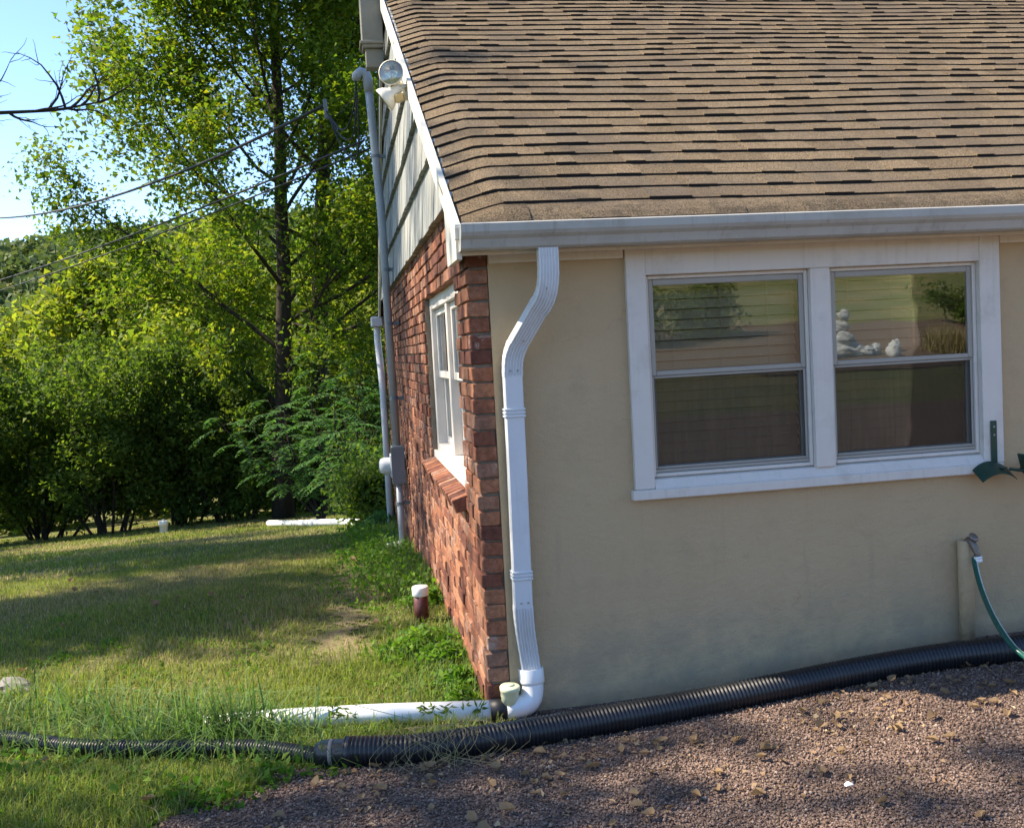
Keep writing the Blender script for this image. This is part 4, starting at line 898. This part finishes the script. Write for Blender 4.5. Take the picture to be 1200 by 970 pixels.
HOSE = [(-6.0, 2.2), (-3.4, .9), (-2.62, .57), (-2.167, .351), (-1.959, .219), (-1.762, .107), (-1.404, -.018), (-1.057, -.137), (-.702, -.354)]
WHITE = [(-1.32, .24), (-.974, .169), (-.539, .079), (-.057, -.034)]
def near(x, y, pts):
    d = np.full(np.shape(x), 9.0)
    for (x0, y0), (x1, y1) in zip(pts[:-1], pts[1:]):
        t = np.clip(((x - x0) * (x1 - x0) + (y - y0) * (y1 - y0)) / ((x1 - x0) ** 2 + (y1 - y0) ** 2), 0, 1); d = np.minimum(d, np.hypot(x - x0 - t * (x1 - x0), y - y0 - t * (y1 - y0)))
    return d
def grass_ok(x, y, margin=0.0):
    ok = ~((x > -.085) & (y > -.02)) & (drive_edge(x, y) < -margin) & ~((x > .0) & (y < 0)) & (near(x, y, HOSE) > .05) & (near(x, y, WHITE) > .05)
    pth = np.abs(x + .62 + .12 * np.sin(y * 1.3)) < (.20 + .08 * np.sin(y * 2.1)); pth &= (y > 1.0) & (y < 4.6)
    return ok, pth
def make_grass(name, n, box, hr, wr, mat, seed, bend=.6, thin=None, label=None, dens=None):
    g = np.random.default_rng(seed); x, y = scatter(n, *box, g); ok, pth = grass_ok(x, y); keep = ok & (~pth | (g.random(n) < .45))
    lx = x / np.maximum(.1, (y + 4.8)); keep &= (lx > -.95) & (lx < .4)
    if dens is not None: keep &= g.random(n) < dens(x, y)
    x, y = x[keep], y[keep]; k = len(x); H = g.uniform(*hr, k) * (1 + .25 * lump(x, y, 2.0, 1.0)); hy = np.interp(x, [q[0] for q in HOSE], [q[1] for q in HOSE]); H = np.where((y < hy) & (y > hy - .22) & (x < -.7), np.minimum(H, .032), H); P = np.stack([x, y, gz(x, y) - .004], -1)
    V, F = blades(P, np.maximum(H, .012), g.uniform(*wr, k), g, bend, far=box[2] > 1); return tag(link(name, np_mesh(name, V, F), mat), label, 'grass', kind='stuff')
dry = lambda x, y: np.clip(.6 + .5 * lump(x, y, .9, .4), .15, 1)
green = lambda x, y: np.clip(.6 - .5 * lump(x, y, .9, .4), .12, 1)
make_grass('grass', 124000, (-4.2, .0, -2.2, 1.2), (.03, .075), (.0035, .006), M['grass_blade'], 1, .7, label='short green grass around the pipes', dens=green)
make_grass('dry_grass', 33000, (-4.2, .0, -2.2, 1.4), (.02, .06), (.003, .005), M['grass_dry'], 2, .9, label='dry straw coloured grass around the pipes', dens=dry)
make_grass('grass', 118000, (-6.5, .0, 1.2, 5.5), (.022, .05), (.005, .009), M['grass_blade'], 3, .7, label='mown green grass on the near lawn', dens=green)
make_grass('dry_grass', 80000, (-6.5, .0, 1.2, 5.5), (.015, .04), (.005, .009), M['grass_dry'], 4, .9, label='dry yellow grass on the near lawn', dens=dry)
make_grass('grass', 92000, (-13, .0, 5.5, 21), (.025, .055), (.012, .022), M['grass_blade'], 5, .7, label='mown green grass on the lower lawn', dens=green)
make_grass('dry_grass', 68000, (-13, .0, 5.5, 21), (.02, .045), (.012, .022), M['grass_dry'], 6, .9, label='dry yellow grass on the lower lawn', dens=dry)
# taller growth along the brick wall and around the pipes
g = np.random.default_rng(15)
def tuft_points(c, n, r): return np.array(c) + g.normal(0, 1, (n, 2)) * np.array(r)
pts = np.concatenate([tuft_points((-.26, y), 330, (.14, .35)) for y in (.3, .8, 2.6, 3.2, 4.0, 4.8, 5.6, 6.6, 7.6)]); ok, _ = grass_ok(pts[:, 0], pts[:, 1]); pts = pts[ok]
H = g.uniform(.03, .10, len(pts)) * (1 + .16 * np.clip(pts[:, 1], 0, 8)); V, F = blades(np.c_[pts, gz(pts[:, 0], pts[:, 1])], H, g.uniform(.005, .010, len(pts)), g, .6)
tag(link('wall_grass', np_mesh('wall_grass', V, F), M['grass_tall']), 'rank green grass growing along the foot of the brick wall', 'grass', kind='stuff')
pts = np.concatenate([tuft_points(c, n, r) for c, n, r in (((-1.05, .10), 130, (.08, .04)), ((-1.45, .24), 260, (.18, .06)), ((-1.9, .46), 220, (.2, .08)), ((-1.18, .12), 200, (.10, .04)), ((-1.30, .16), 160, (.06, .04)), ((-2.4, .72), 220, (.25, .1)), ((-.70, -.02), 60, (.10, .02)), ((-1.3, .14), 160, (.25, .04)), ((-.40, -.27), 240, (.22, .03)), ((-.55, .08), 200, (.3, .05)))])
ok, _ = grass_ok(pts[:, 0], pts[:, 1], -.05); pts = pts[ok]
H = g.uniform(.06, .30, len(pts)) * np.where(pts[:, 0] > -.75, .35, 1.0); V, F = blades(np.c_[pts, gz(pts[:, 0], pts[:, 1])], H, g.uniform(.004, .010, len(pts)), g, 1.15, .6)
tag(link('tall_grass', np_mesh('tall_grass', V, F), M['grass_tall']), 'long arching grass growing over the narrow drain hose', 'grass', kind='stuff')
P = np.c_[g.normal(-.30, .13, 190), g.normal(-.625, .04, 190)]; P3 = np.c_[P, np.full(190, .13)]; P3[:, 2] = .10
V = []; F = []
mbq = MB()
for k in range(44):
    x = g.normal(-.36, .10); yp = float(np.interp(x, [q[0] for q in bp_pts], [q[1] for q in bp_pts])); zb = float(gz(x, yp)); mbq.tube(smooth_path([(x, yp + g.uniform(.10, .16), zb + .02), (x + g.normal(0, .03), yp + .05, zb + .118), (x + g.normal(0, .05), yp - .03, zb + .122), (x + g.normal(0, .07), yp - .085, zb + .06), (x + g.normal(0, .08), yp - .12, zb + .008)], 3), .0008, 3, False)
tag(mbq.build('straw_strands', M['grass_dry'], None, fix=False), 'dry grass strands hanging over the wide black pipe', 'grass', kind='stuff')
def weeds(name, label, centres, n, size, mat, seed, h=.12):
    g = np.random.default_rng(seed); Ps = []; 
    for (x, y, r) in centres:
        q = g.normal(0, r, (n, 2)) + (x, y); q = q[grass_ok(q[:, 0], q[:, 1], -.1)[0]]; d = np.exp(-((q - (x, y)) ** 2).sum(1) / (2 * r * r))
        Ps.append(np.c_[q, gz(q[:, 0], q[:, 1]) + g.uniform(.01, 1, len(q)) * h * (.3 + .7 * d)])
    P = np.concatenate(Ps); V, F = leaf_cloud(P, size, g, .8, .62); tag(link(name, np_mesh(name, V, F), mat), label, 'weeds', kind='stuff')
weeds('weeds', 'bright leafy weeds at the foot of the brick corner', [(-.28, 1.15, .11), (-.20, .85, .08), (-.40, 1.0, .10), (-.18, .45, .06), (-.2, .15, .05), (-.2, 2.1, .07)], 560, .038, M['weed_leaf'], 30, .10)
weeds('weeds', 'leafy green weeds along the brick wall beside the conduit', [(-.42, y, .20) for y in np.arange(2.4, 9.5, .5)], 330, .04, M['weed_leaf'], 31, .18)
weeds('weeds', 'low broad weeds in the grass beside the driveway', [(-.78, -.55, .06), (-.95, -.66, .08), (-1.15, -.6, .08), (-.88, -.48, .05), (.26, -.06, .04), (-1.4, -.35, .15), (-1.8, -.2, .16), (-1.3, -.5, .1), (-2.1, 0.0, .15), (-1.0, -.4, .08)], 130, .04, M['weed_leaf'], 32, .06)
weeds('weeds', 'leafy creepers around the far end of the brick wall', [(-.28, y, .14) for y in np.arange(8.0, 10.5, .6)], 380, .07, M['leaf_sumac'], 33, .30)
gw = np.random.default_rng(35); cw = [(gw.uniform(-2.8, -.25), gw.uniform(-.9, 2.6), gw.uniform(.03, .10)) for k in range(90)]
weeds('lawn_weeds', 'clover and broad leaf weeds dotted through the near lawn', cw, 36, .028, M['weed_leaf'], 36, .045)
xh = gw.uniform(-2.6, -.75, 700); yh = np.interp(xh, [q[0] for q in HOSE], [q[1] for q in HOSE]) + gw.choice([-1, 1], 700) * gw.uniform(.045, .09, 700)
V, F = blades(np.c_[xh, yh, gz(xh, yh)], gw.uniform(.05, .18, 700), gw.uniform(.003, .007, 700), gw, 1.0, .6)
tag(link('hose_grass', np_mesh('hose_grass', V, F), M['grass_tall']), 'arching grass blades crossing the narrow drain hose', 'grass', kind='stuff')
# slender weed sprays hanging across the white drain pipe
mbq = MB(); mbl = []
g = np.random.default_rng(44)
for k in range(13):
    x = g.uniform(-.85, -.14); yp = float(np.interp(x, [-0.974, -0.539, -0.057], [0.169, 0.079, -0.034])); zb = float(gz(x, yp)); p = smooth_path([(x, yp - .075, zb + .01), (x + g.normal(0, .02), yp - .07, zb + .055), (x + g.normal(0, .05), yp - .06, zb + g.uniform(.075, .12))], 4); mbq.tube(p, .0012, 3, False)
    for q in p[5:]: mbl.append(q)
Pw = np.repeat(np.array(mbl), 2, 0); n = len(Pw); T = np.c_[g.normal(0, 1, n), g.normal(0, .25, n), g.normal(-.1, .6, n)]; N = np.c_[g.normal(0, .3, n), -np.ones(n), g.normal(.5, .3, n)]
V, F = quads(Pw, N, T, g.uniform(.022, .045, n), g.uniform(.006, .010, n), .1)
rt = tag(link('weed_sprays', np_mesh('weed_sprays', V, F), M['leaf_dark']), 'dark pointed weed leaves hanging across the white drain pipe', 'weeds', kind='stuff')
# gravel
g = np.random.default_rng(50)
def gravel(n, box, size, seed):
    g = np.random.default_rng(seed); x, y = scatter(n, *box, g); d = drive_edge(x, y); keep = (d > g.uniform(-.05, .06, n)) & (y < -.012); x, y = x[keep], y[keep]; k = len(x)
    O = np.array([(1, 0, 0), (-1, 0, 0), (0, 1, 0), (0, -1, 0), (0, 0, 1), (0, 0, -1)], float); FO = np.array([(0, 2, 4), (2, 1, 4), (1, 3, 4), (3, 0, 4), (2, 0, 5), (1, 2, 5), (3, 1, 5), (0, 3, 5)])
    s = size * np.exp(g.normal(0, .30, k)); V = O[None] * (1 + g.normal(0, .22, (k, 6, 1))) * (s[:, None] * g.uniform(.6, 1.2, (k, 3)))[:, None, :]
    q = g.normal(0, 1, (k, 4)); q /= np.linalg.norm(q, axis=1, keepdims=True); w, a, b, c = q.T
    Rm = np.stack([1 - 2 * (b * b + c * c), 2 * (a * b - c * w), 2 * (a * c + b * w), 2 * (a * b + c * w), 1 - 2 * (a * a + c * c), 2 * (b * c - a * w), 2 * (a * c - b * w), 2 * (b * c + a * w), 1 - 2 * (a * a + b * b)], -1).reshape(k, 3, 3)
    V = np.einsum('kij,kvj->kvi', Rm, V) + np.stack([x, y, gz(x, y) + .010 + s * .25], -1)[:, None]
    F = (np.arange(k)[:, None, None] * 6 + FO[None]).reshape(-1, 3); return V.reshape(-1, 3), F
V, F = gravel(76000, (-1.6, 2.9, -2.1, 0), .0043, 51); V2, F2 = gravel(7000, (-1.6, 4.5, -3.5, 0), .0055, 52)
tag(link('gravel', np_mesh('gravel', np.r_[V, V2], np.r_[F, F2 + len(V)]), M['gravel_stone']), 'loose reddish brown gravel of the driveway', 'gravel', kind='stuff')
# fallen leaves: the larger ones each on their own
g = np.random.default_rng(60); LM = []
for k in range(10):
    n = 8; ang = np.linspace(0, 2 * math.pi, n, endpoint=False); rr = .5 * (.72 + .28 * np.cos(ang) + g.normal(0, .10, n)); X = rr * np.cos(ang) * 1.25; Y = rr * np.sin(ang) * .85; c1, c2 = g.normal(0, .9, 2)
    Z = .22 + c1 * X * X * .8 + c2 * X * Y + .5 * np.abs(g.normal(0, .18, n)) + Y * Y * g.uniform(.2, 1.2)
    V = [(x, y, z) for x, y, z in zip(X, Y, Z)] + [(0, 0, .12), (.0, .0, .10)]; F = [(i, (i + 1) % n, n) for i in range(n)] + [((i + 1) % n, i, n + 1) for i in range(n)]
    V = V[:n + 1]; F = F[:n]; V += [(.62 + .2, g.normal(0, .08), .25), (.60, .012, .2), (.60, -.012, .2)]; F += [(n + 1, n + 2, n + 3)]
    me = bpy.data.meshes.new('fallen_leaf'); me.from_pydata([tuple(map(float, v)) for v in V], [], F); me.update(); me.materials.append(M['leaf_dry']); LM.append(me)
def drop(n, box, label, group, sz, want):
    c = 0
    while c < n:
        x, y = g.uniform(box[0], box[1]), g.uniform(box[2], box[3]); dr = float(drive_edge(np.array(x), np.array(y)))
        if (dr > .02) != want or (not want and not grass_ok(np.array(x), np.array(y))[0]): continue
        if want and g.random() > .25 + .75 * math.exp(-((y + .52) / .25) ** 2): continue
        o = bpy.data.objects.new('fallen_leaf', LM[int(g.integers(10))]); col.objects.link(o); s = sz * g.uniform(.55, 1.25)
        o.matrix_world = Matrix.Translation((x, y, float(gz(x, y)) + (.016 if want else .028))) @ Matrix.Rotation(g.uniform(0, 6.28), 4, 'Z') @ Matrix.Rotation(g.normal(0, .25), 4, 'X') @ Matrix.Diagonal((s, s, s, 1))
        tag(o, label, 'leaf', group); c += 1
drop(190, (-1.3, 2.6, -1.6, -.28), 'curled dry brown leaf lying on the gravel driveway', 'fallen leaves on the gravel', .050, True)
drop(60, (-3.5, -.3, -1.1, 6.5), 'curled dry leaf lying in the lawn grass', 'fallen leaves on the lawn', .06, False)

gl = np.random.default_rng(66); n = 2600; x = gl.uniform(-1.4, 2.7, n); y = -.33 - np.abs(gl.normal(0, .55, n)); kp = (drive_edge(x, y) > -.05) & (np.abs(lump(x, y, 3.1, .7)) > gl.uniform(0, 1.2, n)); x, y = x[kp], y[kp]; k = len(x)
N = gl.normal(0, .5, (k, 3)); N[:, 2] += 1; T = gl.normal(0, 1, (k, 3)); T[:, 2] *= .25; sz = gl.uniform(.010, .030, k)
V, F = quads(np.c_[x, y, gz(x, y) + .018], N, T, sz, sz * gl.uniform(.25, .8, k), .3); tag(link('leaf_litter', np_mesh('leaf_litter', V, F), M['leaf_dry']), 'crumbs of dry leaves scattered over the gravel', 'leaves', kind='stuff')

# ------------------------------------------------------------------ the garden behind the photographer, mirrored in the windows
sheet('garden_bed', np.linspace(3, 16, 30), np.linspace(-19, -10.5, 20), lambda x, y: gz(x, y) + .02, M['mulch'], lambda x, y: ((x - 9) / 6) ** 2 + ((y + 14.8) / 3.6) ** 2 < 1, label='brown mulched garden bed on the bank behind the driveway')
wr = empty('rock_cairn', (8.3, -13.0, float(gz(8.3, -13))), 'stacked white stones rising from the garden bed', 'stones')
for k, (dx, dy, dz, sx, sz) in enumerate(((0, 0, .12, .24, .16), (.03, 0, .36, .17, .13), (-.02, 0, .58, .13, .11), (.02, 0, .76, .11, .08), (.3, -.02, .10, .20, .14), (.48, .03, .08, .16, .11), (-.25, 0, .09, .18, .12), (.18, -.1, .26, .14, .10))):
    o = bpy.data.objects.new('stone', rock_mesh('stone', sx, sx * .8, sz, 80 + k, M['stone_white'])); col.objects.link(o); o.parent = wr; o.location = (dx, dy, dz)
for k, (x, y, s_) in enumerate(((9.0, -13.1, .11), (9.25, -12.9, .13), (9.6, -13.4, .12))):
    o = bpy.data.objects.new('garden_stone', rock_mesh('garden_stone', s_, s_ * .9, s_ * 1.3, 90 + k, M['stone_white'])); col.objects.link(o); o.location = (x, y, float(gz(x, y)) + s_ * .8); tag(o, 'single white stone in the garden bed between the cairn and the grass clump', 'stone', 'single white garden stones')
g = np.random.default_rng(95); q = g.normal(0, .16, (700, 2)) + (10.3, -13.0); V, F = blades(np.c_[q, gz(q[:, 0], q[:, 1])], g.uniform(.2, .55, 700), g.uniform(.012, .022, 700), g, .6)
o = link('ornamental_grass', np_mesh('ornamental_grass', V, F), M['grass_dry']); tag(o, 'clump of yellow ornamental grass in the garden bed', 'plant')
for i, (x, y, H, r_) in enumerate(((5.2, -16, 1.5, .9), (7.0, -17, 1.2, .9), (13.5, -16.5, 1.4, 1.0))):
    bush('garden_shrub', ('dark rounded shrub at the near end of the garden bed', 'dark low shrub in the middle of the garden bed', 'dark rounded shrub at the far end of the garden bed')[i], (x, y), H, r_, 100 + i, M['leaf_dark'], 8, 12, .09, 'shrubs in the garden bed', 'shrub', twigs=4)
